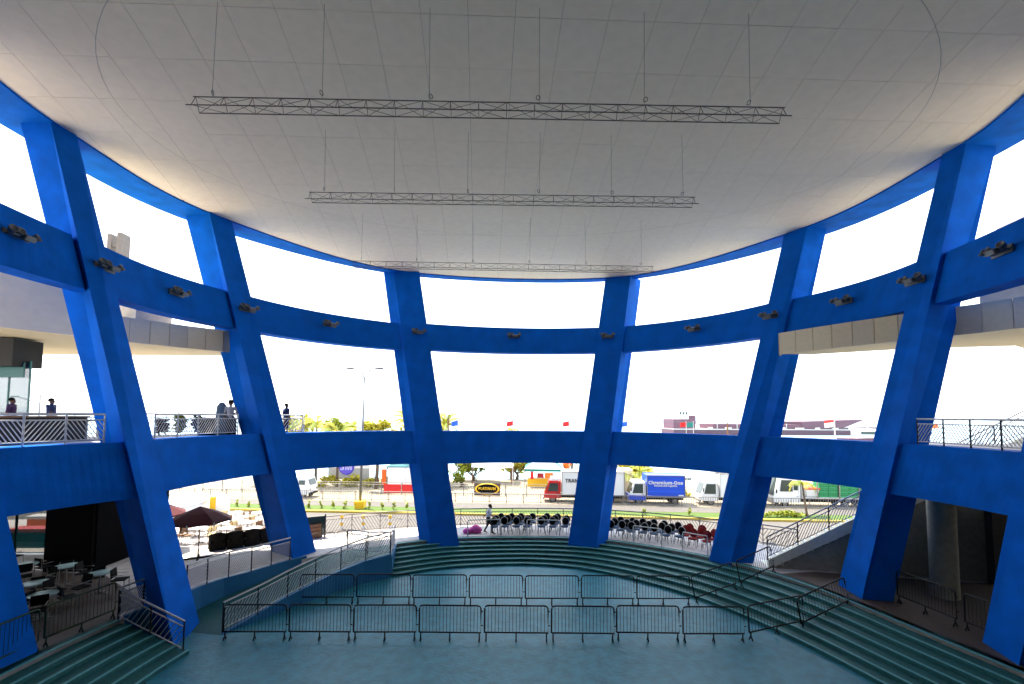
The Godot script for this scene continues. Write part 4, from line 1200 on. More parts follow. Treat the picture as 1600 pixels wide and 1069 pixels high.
var cafe_chair0 := {}
func cafe_chair(label: String, at: Vector3, turn: float, back: String, group: String):
	if not cafe_chair0.has(back):
		var t := thing("cafe_chair", label, "chair", at, turn, group)
		slab("seat", V(0, 0.44, 0), V(0.42, 0.035, 0.42), M[back], t)
		slab("backrest", V(0, 0.68, -0.21), V(0.42, 0.30, 0.03), M[back], t, Basis(Vector3.RIGHT, -0.12))
		for q in [[-1, 1], [1, 1], [-1, -1], [1, -1]]:
			rod("leg", V(q[0] * 0.19, 0.44 if q[1] > 0 else 0.82, q[1] * 0.19 - (0.04 if q[1] < 0 else 0.0)), V(q[0] * 0.2, 0, q[1] * 0.21), 0.014, M.steel, t)
		for q in [-1, 1]: rod("arm", V(q * 0.2, 0.62, -0.2), V(q * 0.2, 0.62, 0.16), 0.012, M.steel, t)
		cafe_chair0[back] = t
	else:
		copy(cafe_chair0[back], "cafe_chair", label, Transform3D(Basis(Vector3.UP, turn), at)).set_meta("group", group)

func build_terrace():
	# umbrellas
	for i in 2:
		var t := thing("patio_umbrella", ["open maroon patio umbrella over the terrace tables", "second maroon patio umbrella, half hidden by the blue column"][i], "umbrella", [V(-14.35, PLAZA, -21.65), V(-17.2, PLAZA, -22.9)][i], 0.2, "maroon umbrellas")
		rod("pole", V(0, 0, 0), V(0, 2.28, 0), 0.022, M.rail_dark, t)
		for k in 2: slab("base_bar", V(0, 0.03, 0), V(1.1, 0.05, 0.08), M.black, t, Basis(Vector3.UP, k * PI / 2 + 0.3))
		rod("base_tube", V(0, 0.03, 0), V(0, 0.42, 0), 0.035, M.black, t)
		var n := 8
		for k in n:
			var a := TAU * k / n; var b := TAU * (k + 1) / n
			var mb := MB.new()
			var top := V(0, 2.32, 0)
			var p := V(cos(a) * 1.28, 1.72, sin(a) * 1.28); var q := V(cos(b) * 1.28, 1.72, sin(b) * 1.28)
			var pm := top.lerp(p, 0.5) + V(0, 0.04, 0); var qm := top.lerp(q, 0.5) + V(0, 0.04, 0)
			mb.tri(top, qm, pm); mb.quad(pm, qm, q, p)
			mb.quad(p, q, q - V(0, 0.07, 0), p - V(0, 0.07, 0))
			obj("canopy_panel", mb.mesh(), M.maroon, t)
			rod("rib", top - V(0, 0.03, 0), p - V(0, 0.03, 0), 0.010, M.black, t)
			var tip := MB.new(); tip.lathe([Vector2(0.025, -0.16), Vector2(0.03, 0.0), Vector2(0.005, 0.03)], p, 6)
			obj("rib_tip", tip.mesh(), M.white_paint, t)
	# sunlit rows of pale tables and beige chairs beyond the umbrella
	var gi := 0
	M.cream = plain(Color(0.78, 0.70, 0.52), 0.6)
	for r in 4:
		for k in 5:
			var p := V(-18.6 + k * 1.35 + r * 0.35, PLAZA + 0.004, -24.2 - r * 1.25)
			if p.x > -12.8: continue
			cafe_table("white round cafe table beyond the maroon umbrella, row %s, %s from left" % [["one", "two", "three", "four"][r], nth(k)], p, M.white_paint, "terrace tables")
			for s in 2:
				cafe_chair("tan cafe chair on the %s of the %s table in terrace row %s" % [["left", "right"][s], nth(k), ["one", "two", "three", "four"][r]], p + V([-0.5, 0.5][s], 0, 0.25 * rng.randf_range(-1, 1)), [PI / 2, -PI / 2][s] + rng.randf_range(-0.4, 0.4), "wood" if (k + s) % 2 == 0 else "cream", "terrace chairs")
	# black sofas in a row
	var fg := "row of black tub armchairs on the terrace"
	for i in 5:
		var t := thing("tub_armchair", "black tub armchair in the terrace row, %s from the left" % nth(i), "armchair", V(-14.35 + i * 0.62, PLAZA + 0.004, -23.1 - i * 0.38), PI + 0.55, fg)
		var mb := MB.new()
		mb.bevel_box(V(0, 0.22, 0), V(0.68, 0.44, 0.66), 0.05); obj("seat", mb.mesh(), M.black, t)
		mb = MB.new(); mb.smooth(true)
		var arc := []; var arc2 := []
		for k in 11:
			var a := PI + PI * k / 10.0
			arc.append(V(cos(a) * 0.38, 0.42 + 0.42 * (0.55 + 0.45 * sin(PI * k / 10.0)), sin(a) * 0.36)); arc2.append(V(cos(a) * 0.38, 0.05, sin(a) * 0.36))
		mb.band(arc, arc2)
		for k in 10: mb.quad(arc[k], arc[k + 1], arc[k + 1] * V(0.72, 1, 0.72), arc[k] * V(0.72, 1, 0.72))
		obj("back_shell", mb.mesh(), M.black, t)
		slab("cushion", V(0, 0.47, 0.05), V(0.46, 0.10, 0.46), M.black, t)
	cafe_chair("dark cafe chair at the foot of the umbrella beside the blue column", V(-14.9, PLAZA + 0.004, -20.6), 1.2, "black", "dark cafe chairs")
	cafe_chair("dark cafe chair turned away beside the blue column, left of the umbrella foot", V(-15.35, PLAZA + 0.004, -21.1), 2.0, "black", "dark cafe chairs")
	# planted wall, yellow pier
	var pl := thing("round_planter", "low curved white planter wall at the far left of the terrace", "planter", V(-23.5, LAND, -31.2))
	var mb := MB.new(); mb.smooth(true)
	mb.lathe([Vector2(3.3, 0), Vector2(3.3, 1.9), Vector2(3.0, 1.95), Vector2(3.0, 1.75), Vector2(0.01, 1.75)], Vector3.ZERO, 40)
	obj("wall", mb.mesh(), M.white_paint, pl)
	var rim := MB.new(); rim.smooth(true); rim.lathe([Vector2(3.34, 1.86), Vector2(3.34, 1.98), Vector2(2.96, 1.98)], Vector3.ZERO, 40); obj("coping", rim.mesh(), M.white_paint, pl)
	bush("spiky yellow green bush with reddish leaves in the round planter", "bush", "planter_bush", V(-22.6, LAND + 1.75, -30.4), V(0.85, 0.75, 0.85), 420, 0.28, M.leaf, "", 0.0)
	bush("reddish clump of leaves in the round planter beside the green bush", "bush", "planter_bush", V(-22.1, LAND + 1.75, -30.1), V(0.5, 0.5, 0.5), 160, 0.25, M.leaf_red, "", 0.0)
	var yp := thing("gate_pier", "white gate pier with a yellow face behind the umbrella", "pier", V(-19.6, LAND, -32.0))
	slab("shaft", V(0.35, 1.1, 0), V(0.6, 2.2, 0.6), M.white_paint, yp); slab("yellow_face", V(-0.15, 1.1, 0.05), V(0.38, 2.1, 0.5), M.yellow, yp)
	# cafe furniture in the shade on the left
	M.cafe_top = plain(Color(0.70, 0.82, 0.80), 0.3)
	var tp := [[-16.2, -14.3], [-15.4, -15.6], [-16.6, -16.6], [-17.9, -16.2], [-17.2, -18.4], [-18.9, -18.6], [-15.3, -17.6], [-18.4, -14.6], [-20.2, -17.2], [-21.4, -20.0], [-20.9, -15.6]]
	for i in tp.size():
		cafe_table("pale cafe table in the shaded cafe under the left deck, %s from the front" % nth(i), V(tp[i][0], PLAZA + 0.004, tp[i][1]), M.cafe_top, "tables in the shaded cafe")
		for s in 3:
			var a := s * 2.1 + i
			cafe_chair("dark cafe chair round the %s table of the shaded cafe, %s of three" % [nth(i), nth(s)], V(tp[i][0] + cos(a) * 0.62, PLAZA + 0.004, tp[i][1] + sin(a) * 0.62), -a - PI / 2 + PI, "black", "chairs in the shaded cafe")
	for i in 3:
		var b := thing("food_counter", ["red topped counter seen through the cafe glass", "orange and white counter behind the red topped one, past the cafe glass", "low red bench seat at the left behind the cafe glass"][i], "counter", [V(-23.4, PLAZA, -24.0), V(-24.3, PLAZA, -26.2), V(-25.8, PLAZA, -24.2)][i])
		slab("body", V(0, 0.35, 0), V([2.6, 3.4, 1.6][i], [0.7, 0.95, 0.4][i], 0.6), M.black if i != 1 else M.orange, b)
		slab("top", V(0, [0.76, 0.9, 0.45][i], 0.02), V([2.7, 3.5, 1.7][i], 0.16, 0.7), M.red if i != 1 else M.white_paint, b)

func build_deck_life():
	var D := 6.364
	var dark := {"top": Color(0.025, 0.04, 0.11), "sleeve": Color(0.025, 0.04, 0.11), "skin": Color(0.15, 0.08, 0.06), "legs": Color(0.02, 0.02, 0.04), "shoe": Color(0.01, 0.01, 0.01)}
	var purple := dark.duplicate(); purple.top = Color(0.06, 0.02, 0.08); purple.sleeve = Color(0.06, 0.02, 0.08)
	var pale := dark.duplicate(); pale.top = Color(0.36, 0.36, 0.42); pale.sleeve = Color(0.36, 0.36, 0.42)
	person("person in a purple top standing by the glass shop front on the left deck", V(-19.6, D, -18.4), 1.9, {}, purple, M.black, 0.97)
	person("person in a blue top walking on the left deck beside the second blue column", V(-18.5, D, -18.8), 1.7, {"lelbow": V(-0.24, 1.08, 0.1), "lwrist": V(-0.2, 0.98, 0.3), "lhand": V(-0.19, 0.97, 0.40)}, dark, M.black, 0.97)
	var man := person("man in a pale shirt and brimmed hat standing at the balcony railing above the umbrellas", V(-13.2, D, -21.7), 0.4, {"relbow": V(0.27, 1.08, 0.06), "rwrist": V(0.12, 1.02, 0.24), "rhand": V(0.04, 1.02, 0.28)}, pale, M.black, 0.98)
	var hat := MB.new(); hat.smooth(true)
	hat.lathe([Vector2(0.17, 0.0), Vector2(0.17, 0.012), Vector2(0.105, 0.02), Vector2(0.095, 0.10), Vector2(0.06, 0.125), Vector2(0.01, 0.125)], V(0, 1.555, 0.0), 18)
	obj("hat", hat.mesh(), M.black, man)
	person("person in dark clothes leaning at the deck edge right of the third blue column", V(-11.7, D, -24.0), 2.6, {}, dark, M.black, 0.95)
	var dc := thing("deck_counter", "long dark counter on the left deck behind the balcony railing", "counter", V(-16.4, D, -14.6), 0.05)
	slab("front", V(0, 0.42, 0), V(0.5, 0.84, 6.6), M.dark_wall, dc); slab("top", V(0, 0.87, 0), V(0.62, 0.05, 6.7), M.wood, dc)
	# planters and crates of greenery on the deck
	for i in 3:
		bush("dark leafy pot plant on the left deck above the umbrellas, %s from the left" % nth(i), "pot plant", "pot_plant", [V(-16.0, D, -21.3), V(-15.55, D, -21.8), V(-15.0, D, -22.2)][i], V(0.28, 0.55, 0.28), 160, 0.16, M.leaf if i == 1 else M.black, "pot plants on the deck")
	for i in 2:
		var mb := MB.new(); mb.bevel_box(V(0, 0.4, 0), V(0.85, 0.8, 0.6), 0.04)
		tag(obj("speaker_case", mb.mesh(), M.black, null, Transform3D(Basis(Vector3.UP, 0.6), [V(-14.4, D, -22.1), V(-13.8, D, -22.4)][i])), ["black equipment case on the deck left of the man in the hat", "second black equipment case, nearer the man in the hat"][i], "case", "equipment cases on the deck")
	var mb := MB.new(); mb.smooth(true)
	mb.lathe([Vector2(0.01, 0.0), Vector2(0.24, 0.0), Vector2(0.26, 0.9), Vector2(0.22, 1.35), Vector2(0.1, 1.52), Vector2(0.01, 1.54)], Vector3.ZERO, 16, 0.5)
	tag(obj("covered_stand", mb.mesh(), M.seat_blue, null, Transform3D(Basis(), V(-13.75, D, -21.95))), "grey blue rounded stand just left of the man in the hat", "stand")
	for i in 2:
		cafe_table("small table on the left deck behind the balcony railing, %s from the left" % nth(i), V([-17.6, -15.9][i], D, [-15.2, -17.4][i]), M.wood, "tables on the left deck")
		cafe_chair("dark chair on the left deck behind the balcony railing, %s from the left" % nth(i), V([-17.0, -15.5][i], D, [-15.7, -17.9][i]), 2.0, "black", "chairs on the left deck")

func build_road():
	# planted median with a painted kerb
	var near_ := [V(-90, LAND, -44.7), V(0, LAND, -35.6), V(90, LAND, -26.8)]
	var far_ := [V(-90, LAND, -46.8), V(0, LAND, -37.6), V(90, LAND, -28.9)]
	var mb := MB.new()
	mb.band(at_h(near_, 0.0), at_h(near_, 0.16)); mb.band(at_h(near_, 0.16), [V(-90, LAND + 0.16, -44.95), V(0, LAND + 0.16, -35.85), V(90, LAND + 0.16, -27.05)])
	mb.band(at_h(far_, 0.16), at_h(far_, 0.0))
	struct("median_kerb", mb.mesh(), M.kerb, "yellow painted kerb of the planted median")
	mb = MB.new()
	mb.band([V(-90, LAND + 0.15, -44.95), V(0, LAND + 0.15, -35.85), V(90, LAND + 0.15, -27.05)], at_h(far_, 0.15))
	var gr := obj("median_grass", mb.mesh(), M.grass); gr.set_meta("kind", "stuff"); tag(gr, "bright green grass of the planted median", "grass")
	for i in 20:
		var x := -23.0 + i * 1.0
		if i >= 17: x = 10.5 + (i - 17) * 3.4
		bush("young shrub in the median grass, %s from the left" % nth(i), "shrub", "young_shrub", V(x, LAND + 0.15, -36.6 + x * 0.097), V(0.15, 0.36, 0.15), 50, 0.13, M.leaf, "young shrubs along the median")
	bush("tall tangle of weeds on the median right of the third column from the right", "weeds", "weed_clump", V(20.4, LAND + 0.1, -34.6), V(2.6, 0.32, 0.35), 420, 0.17, M.leaf, "")
	# street lamp with two arms, standing in a yellow block
	var lamp := thing("street_lamp", "tall double armed street lamp on a yellow base in the median", "street lamp", V(-11.85, LAND, -38.0))
	var bb := MB.new(); bb.hexa([V(-0.32, 0, 0.32), V(0.32, 0, 0.32), V(0.32, 0, -0.32), V(-0.32, 0, -0.32), V(-0.4, 0.75, 0.4), V(0.4, 0.75, 0.4), V(0.4, 0.75, -0.4), V(-0.4, 0.75, -0.4)])
	obj("base_block", bb.mesh(), M.yellow, lamp)
	mb = MB.new(); mb.smooth(true); mb.tube([V(0, 0.7, 0), V(0.05, 5, 0), V(0.1, 10.3, 0)], 0.11, 10, 0.055); obj("pole", mb.mesh(), M.lamp_post, lamp)
	for s in [-1, 1]:
		mb = MB.new(); mb.smooth(true)
		mb.tube([V(0.1, 9.6, 0), V(0.1, 10.6, 0), V(0.1 + s * 0.2, 11.15, 0), V(0.1 + s * 0.55, 11.42, 0), V(0.1 + s * 0.95, 11.48, 0)], 0.055, 7); obj("arm", mb.mesh(), M.lamp_post, lamp)
		mb = MB.new(); mb.smooth(true); mb.lathe([Vector2(0.01, 0.09), Vector2(0.12, 0.07), Vector2(0.17, 0.0), Vector2(0.12, -0.05), Vector2(0.01, -0.06)], Vector3.ZERO, 12, 0.6)
		obj("lamp_head", mb.mesh(), M.lamp_post, lamp, Transform3D(Basis.from_scale(V(2.2, 1.4, 1.2)), V(0.1 + s * 1.2, 11.46, 0)))
	slab("sign_plate", V(-0.2, 6.6, 0.12), V(0.42, 2.0, 0.04), M.white_paint, lamp)
	var l2 := thing("street_lamp", "distant single armed street lamp seen through the left shop front", "street lamp", V(-39.2, LAND, -40))
	mb = MB.new(); mb.smooth(true); mb.tube([V(0, 0, 0), V(0, 9.2, 0)], 0.10, 8, 0.06); obj("pole", mb.mesh(), M.lamp_post, l2)
	mb = MB.new(); mb.smooth(true); mb.tube([V(0, 8.3, 0), V(-0.9, 8.75, 0), V(-1.8, 9.0, 0)], 0.04, 6); obj("arm", mb.mesh(), M.lamp_post, l2)
	slab("lamp_head", V(-2.05, 9.02, 0), V(0.55, 0.12, 0.2), M.lamp_post, l2)
	# white guard rail beyond the far lane
	var gd := thing("guard_rail", "long white guard rail with upright bars beyond the far lane", "guard rail", V(0, LAND, -40.9))
	var dx := V(1, 0, 0.098)
	for k in range(-40, 40):
		if k % 1 == 0: rod("post", dx * (k * 1.5), dx * (k * 1.5) + V(0, 0.85, 0), 0.035, M.guard, gd)
	for y in [0.12, 0.82]: rod("rail", dx * -60 + V(0, y, 0), dx * 60 + V(0, y, 0), 0.03, M.guard, gd)
	var bars := MB.new()
	for k in range(-300, 300): bars.box(dx * (k * 0.2) + V(0, 0.47, 0), V(0.025, 0.68, 0.025))
	obj("bars", bars.mesh(), M.guard, gd).set_meta("kind", "stuff")
	# ---- vehicles on the strip behind the guard rail
	var slope := atan2(-0.098, 1.0)
	var red := truck("red cab box truck with a tall white cargo box left of the centre-right column", V(3.45, LAND, -42.0), slope, 1.45, 1.86, M.red, M.red)
	var cb = cargo_box(red, 1.55, 7.0, 0.72, 2.75, M.white_paint, M.steel)
	text("TRAN", 0.44, M.rail_dark, cb, Transform3D(Basis(), V(2.42, 1.95, 0.94)))
	slab("roof_fairing", V(0.95, 2.0, 0), V(0.8, 0.25, 1.4), M.white_paint, red)
	chassis(red, 0.5, 6.9, [0.75, 5.8])
	var blue := truck("small truck with a white and blue cab and a bright blue cargo box", V(10.75, LAND, -41.0), slope, 1.42, 1.95, M.white_paint, M.truck_blue)
	cb = cargo_box(blue, 1.52, 4.75, 0.70, 2.55, M.truck_blue, M.steel)
	text("Chromium-One", 0.40, M.white_paint, cb, Transform3D(Basis(), V(3.1, 1.93, 0.94)))
	text("Records and Logistics", 0.19, M.white_paint, cb, Transform3D(Basis(), V(3.1, 1.68, 0.94)))
	slab("label_plate", V(4.4, 0.86, 0.935), V(0.42, 0.12, 0.02), M.white_paint, cb)
	slab("pale_stripe", V(3.13, 1.18, 0.93), V(3.1, 0.10, 0.016), M.flag_blue, cb)
	chassis(blue, 0.5, 4.7, [0.85, 3.9])
	var wt := truck("white box truck parked behind the column beside the red chairs", V(16.9, LAND, -40.6), slope, 1.5, 2.0, M.white_paint, M.white_paint)
	cb = cargo_box(wt, 1.6, 5.6, 0.75, 2.75, M.white_paint, M.concrete)
	slab("refrigeration_unit", V(1.75, 2.95, 0), V(0.9, 0.5, 1.3), M.concrete, wt)
	chassis(wt, 0.5, 5.5, [0.85, 4.5])
	var ft := truck("white flatbed truck loaded with green crates seen right of the third column from the right", V(22.9, LAND, -39.9), slope, 2.2, 2.7, M.white_paint, M.white_paint)
	ft.get_node("side_window").scale = V(0.62, 0.62, 1); ft.get_node("side_window").position = V(0.36, 0.72, 0.02)
	slab("rear_window", V(1.85, 1.75, 0.84), V(0.34, 0.62, 0.03), M.dark_glass, ft)
	mb = MB.new(); mb.bevel_box(V(5.6, 0.82, 0), V(6.6, 0.14, 1.9), 0.02); obj("flatbed", mb.mesh(), M.concrete, ft)
	for x in [3.55, 5.35, 6.95]: rod("stake", V(x, 0.85, 0.97), V(x, 2.5, 0.97), 0.05, M.steel, ft)
	slab("head_board", V(2.45, 1.7, 0), V(0.10, 1.9, 1.8), M.white_paint, ft)
	chassis(ft, 0.5, 8.8, [0.95, 5.9, 7.6])
	var cr0: Node3D
	for sx in 3:
		for k in 5:
			for u in 2:
				var lp := V(22.9, LAND, -39.9) + V(1, 0, 0.098) * (4.03 + sx * 1.68 + u * 0.76) + V(0, 0.90 + k * 0.36, 0.45)
				var label := "green plastic crate on the flatbed, %s stack from the left, %s layer up" % [nth(sx * 2 + u), nth(k)]
				if cr0 == null:
					cr0 = thing("plastic_crate", label, "crate", lp, slope, "green crates on the flatbed")
					slab("body", V(0, 0.16, 0), V(0.72, 0.30, 0.9), M.green_plastic, cr0)
					slab("rim", V(0, 0.32, 0), V(0.75, 0.04, 0.93), M.green_plastic, cr0)
					for q in [-0.22, 0, 0.22]: slab("slot", V(q, 0.2, 0.452), V(0.12, 0.05, 0.01), M.black, cr0)
				else: copy(cr0, "plastic_crate", label, Transform3D(Basis(Vector3.UP, slope), lp))
	var bo := thing("dinghy", "white dinghy with a red rim lying on the flatbed behind the cab", "boat", V(25.5, LAND + 0.92, -39.2), slope)
	mb = MB.new(); mb.hexa([V(0.15, 0, 0.3), V(0.95, 0, 0.3), V(0.95, 0, -0.3), V(0.15, 0, -0.3), V(0, 0.6, 0.45), V(1.15, 0.6, 0.45), V(1.15, 0.6, -0.45), V(0, 0.6, -0.45)]); obj("hull", mb.mesh(), M.white_paint, bo)
	slab("gunwale", V(0.58, 0.66, 0), V(1.2, 0.12, 0.94), M.red, bo)
	# white van on the left
	var van := thing("van", "small white van parked behind the guard rail at the left", "van", V(-19.6, LAND, -44.0), atan2(-0.098, 1.0))
	mb = MB.new(); mb.hexa([V(-2.2, 0.35, 0.8), V(1.75, 0.35, 0.8), V(1.75, 0.35, -0.8), V(-2.2, 0.35, -0.8), V(-2.15, 1.1, 0.8), V(1.75, 1.1, 0.8), V(1.75, 1.1, -0.8), V(-2.15, 1.1, -0.8)])
	mb.hexa([V(-2.15, 1.1, 0.8), V(1.75, 1.1, 0.8), V(1.75, 1.1, -0.8), V(-2.15, 1.1, -0.8), V(-2.0, 1.85, 0.7), V(1.5, 1.85, 0.7), V(1.5, 1.85, -0.7), V(-2.0, 1.85, -0.7)])
	obj("body", mb.mesh(), M.white_paint, van)
	for k in 3: slab("side_window", V([-1.4, -0.2, 1.05][k], 1.45, 0.765), V([0.9, 1.1, 0.6][k], 0.4, 0.02), M.dark_glass, van, Basis(Vector3.RIGHT, -0.13))
	slab("windscreen", V(1.66, 1.45, 0), V(0.02, 0.55, 1.2), M.dark_glass, van, Basis(Vector3.BACK, 0.3))
	slab("bumper", V(1.8, 0.45, 0), V(0.1, 0.18, 1.5), M.black, van)
	for s in [-0.6, 0.6]: slab("headlight", V(1.76, 0.8, s), V(0.04, 0.16, 0.24), M.steel, van)
	for x in [-1.4, 1.15]:
		for z in [-0.68, 0.68]: wheel(van, V(x, 0.31, z), 0.31, 0.2)
	# crooked small palm on the median in front of the flatbed
	palm("small crooked palm on the median in front of the flatbed truck", V(22.4, LAND + 0.15, -34.2), 2.35, 1.15, 13, "palms along the road", -0.75)

func banner(called: String, label: String, at: Vector3, size: Vector2, m: Material, turn: float) -> Node3D:
	var t := thing(called, label, "banner", at, turn)
	slab("sheet", V(0, size.y / 2, 0), V(size.x, size.y, 0.02), m, t)
	return t

func tent(label: String, at: Vector3, w: float, h: float, eave: float, m: Material, m2: Material, turn := 0.0) -> Node3D:
	var t := thing("party_tent", label, "tent", at, turn, "tents on the bay walk")
	for q in [[-1, 1], [1, 1], [1, -1], [-1, -1]]: rod("leg", V(q[0] * w / 2, 0, q[1] * w / 2), V(q[0] * w / 2, eave, q[1] * w / 2), 0.035, M.steel, t)
	for k in 4:
		var c := [[-1, 1], [1, 1], [1, -1], [-1, -1]]
		var a := V(c[k][0] * w / 2, eave, c[k][1] * w / 2); var b := V(c[(k + 1) % 4][0] * w / 2, eave, c[(k + 1) % 4][1] * w / 2)
		var am := a * V(0.42, 1, 0.42) + V(0, (h - eave) * 0.45, 0); var bm := b * V(0.42, 1, 0.42) + V(0, (h - eave) * 0.45, 0)
		var mb := MB.new()
		mb.quad(a, b, bm, am); mb.tri(am, bm, V(0, h, 0))
		obj("canopy_panel", mb.mesh(), m if k % 2 == 0 else m2, t)
		mb = MB.new(); mb.quad(a - V(0, 0.28, 0), b - V(0, 0.28, 0), b, a); obj("valance", mb.mesh(), m2, t)
	return t

func build_bay():
	var slope := atan2(-0.098, 1.0)
	# bay walk fence with slanting slats, bay by bay
	var f := thing("bay_fence", "pale fence with slanting slats along the bay walk behind the vehicles", "fence", V(-30, LAND, -47.3))
	var d := V(1, 0, 0.098)
	for k in 34:
		rod("post", d * (k * 2.0), d * (k * 2.0) + V(0, 1.15, 0), 0.045, M.guard, f)
		if k == 33: break
		for y in [0.14, 0.92, 1.12]: rod("rail", d * (k * 2.0) + V(0, y, 0), d * (k * 2.0 + 2.0) + V(0, y, 0), 0.025, M.guard, f)
		for j in 8:
			var u := (j + 0.5) / 8.0; var s := 0.14 if k % 2 == 0 else -0.14
			rod("slat", d * ((k + clampf(u - s, 0, 1)) * 2.0) + V(0, 0.14, 0), d * ((k + clampf(u + s, 0, 1)) * 2.0) + V(0, 0.92, 0), 0.018, M.guard if (k < 13 or k > 19) else M.rail_dark, f)
	var on := func(x: float) -> Vector3: return V(x, LAND, -47.3 + (x + 30) * 0.098 + 0.12)
	var b1 := banner("red_banner", "red cloth banner tied to the bay fence right of the street lamp", on.call(-10.9) + V(0, 0.12, 0), Vector2(1.7, 0.85), M.red, slope)
	banner("red_banner", "second red cloth banner tied to the bay fence, left of the blue striped one", on.call(-9.0) + V(0, 0.12, 0), Vector2(1.9, 0.85), M.red, slope)
	banner("violet_banner", "violet cloth banner tied to the bay fence beside the red banners", on.call(-7.2) + V(0, 0.12, 0), Vector2(1.5, 0.85), plain(Color(0.35, 0.3, 0.6)), slope)
	var pb := banner("oval_sign_banner", "dark banner with a yellow rimmed oval sign on the bay fence behind the walking man", on.call(-1.75) + V(0, 0.05, 0), Vector2(2.5, 1.15), plain(Color(0.30, 0.24, 0.22)), slope)
	for k in 2:
		var mb := MB.new(); mb.smooth(true)
		mb.lathe([Vector2(0.01, 0.02), Vector2([0.55, 0.47][k], 0.02), Vector2([0.55, 0.47][k], 0.0)], Vector3.ZERO, 28)
		obj("oval", mb.mesh(), M.yellow if k == 0 else M.black, pb, Transform3D(Basis(Vector3.RIGHT, PI / 2) * Basis.from_scale(V(2.15, 1, 1)), V(0, 0.62, 0.012 + 0.012 * k)))
	text("PLATINUM", 0.33, M.yellow, pb, Transform3D(Basis(), V(0, 0.66, 0.055)))
	# round sign on a white and violet board
	var sg := thing("round_sign_board", "white sign board with a violet band and a round SM emblem", "sign", V(-17.6, LAND, -51.5), slope)
	slab("board", V(0.6, 2.55, 0), V(4.6, 1.5, 0.1), M.white_paint, sg); slab("violet_band", V(0.6, 2.5, 0.06), V(4.6, 0.16, 0.02), plain(Color(0.22, 0.12, 0.75)), sg)
	slab("lower_wall", V(0.6, 1.2, 0), V(4.6, 1.2, 0.14), M.concrete, sg)
	for k in 2:
		var mb := MB.new(); mb.lathe([Vector2(0.01, 0.03), Vector2([0.86, 0.78][k], 0.03), Vector2([0.86, 0.78][k], 0.0)], Vector3.ZERO, 30)
		obj("disc", mb.mesh(), plain(Color(0.22, 0.12, 0.75)) if k == 0 else plain(Color(0.42, 0.36, 0.85)), sg, Transform3D(Basis(Vector3.RIGHT, PI / 2), V(0.35, 1.95, 0.08 + 0.02 * k)))
	text("SM", 0.95, plain(Color(0.80, 0.80, 0.98)), sg, Transform3D(Basis(), V(0.35, 1.95, 0.15)))
	# tents
	var t1 := tent("teal canopied tent with white side walls right of the street lamp", V(-10.2, LAND, -51.0), 4.0, 3.6, 2.25, M.teal_cloth, M.teal_cloth, slope)
	slab("side_wall", V(-0.95, 1.1, 2.0), V(1.85, 2.1, 0.03), M.white_paint, t1); slab("side_wall", V(0.95, 1.1, 2.0), V(1.85, 2.1, 0.03), M.white_paint, t1)
	slab("orange_panel", V(-2.3, 1.1, 1.9), V(0.5, 1.7, 0.05), M.orange, t1)
	var t2 := thing("gable_tent", "long white gable roofed tent behind the oval sign", "tent", V(-1.2, LAND, -53.0), slope, "tents on the bay walk")
	var mb := MB.new()
	mb.quad(V(-2.3, 1.9, 1.6), V(2.3, 1.9, 1.6), V(1.8, 3.5, 0), V(-2.3, 3.5, 0)); mb.quad(V(2.3, 1.9, -1.6), V(-2.3, 1.9, -1.6), V(-2.3, 3.5, 0), V(1.8, 3.5, 0))
	obj("roof", mb.mesh(), M.white_paint, t2)
	mb = MB.new(); mb.tri(V(2.3, 1.9, 1.6), V(2.3, 1.9, -1.6), V(1.8, 3.5, 0)); obj("gable", mb.mesh(), M.cream, t2)
	for x in [-2.2, 2.2]:
		for z in [-1.5, 1.5]: rod("leg", V(x, 0, z), V(x, 1.95, z), 0.07, M.wood, t2)
	var t3 := tent("white and green peaked tent left of the red truck", V(4.3, LAND, -51.2), 4.0, 3.9, 2.0, M.white_paint, M.green_cloth, slope)
	for k in 3: slab("hanging_poster", V(-1.2 + k * 0.9, 1.3, 1.9), V([0.35, 0.7, 0.9][k], [0.8, 0.5, 0.6][k], 0.03), [M.red, M.red_cloth, M.orange][k], t3)
	var bl := thing("market_counter", "yellow market counter under the white and green tent", "counter", V(4.2, LAND, -50.2), slope)
	slab("front", V(0, 0.45, 0), V(3.4, 0.9, 0.5), M.yellow, bl); slab("top", V(0, 0.93, 0), V(3.5, 0.06, 0.6), M.white_paint, bl)
	mb = MB.new(); mb.smooth(true); mb.lathe([Vector2(0.01, -0.55), Vector2(0.35, -0.42), Vector2(0.5, 0), Vector2(0.38, 0.45), Vector2(0.01, 0.6)], Vector3.ZERO, 16)
	tag(obj("paper_lantern", mb.mesh(), M.orange, null, Transform3D(Basis(), V(6.9, LAND + 2.3, -51.0))), "big orange lantern hanging beside the green tent", "lantern")
	rod("cord", V(0, 0.6, 0), V(0, 1.5, 0), 0.02, M.black, get_node("paper_lantern"))
	# container behind the red truck
	var ct := thing("shipping_container", "beige shaded container behind the centre-right column", "container", V(11.2, LAND, -43.6), slope)
	slab("box", V(-0.9, 1.55, 0), V(3.0, 2.3, 1.9), M.beige, ct)
	for k in 9: slab("rib", V(-2.25 + k * 0.34, 1.55, 0.97), V(0.08, 2.2, 0.04), M.beige, ct)
	for x in [-1.8, 0.2]: wheel(ct, V(x, 0.33, 0.75), 0.33, 0.25)
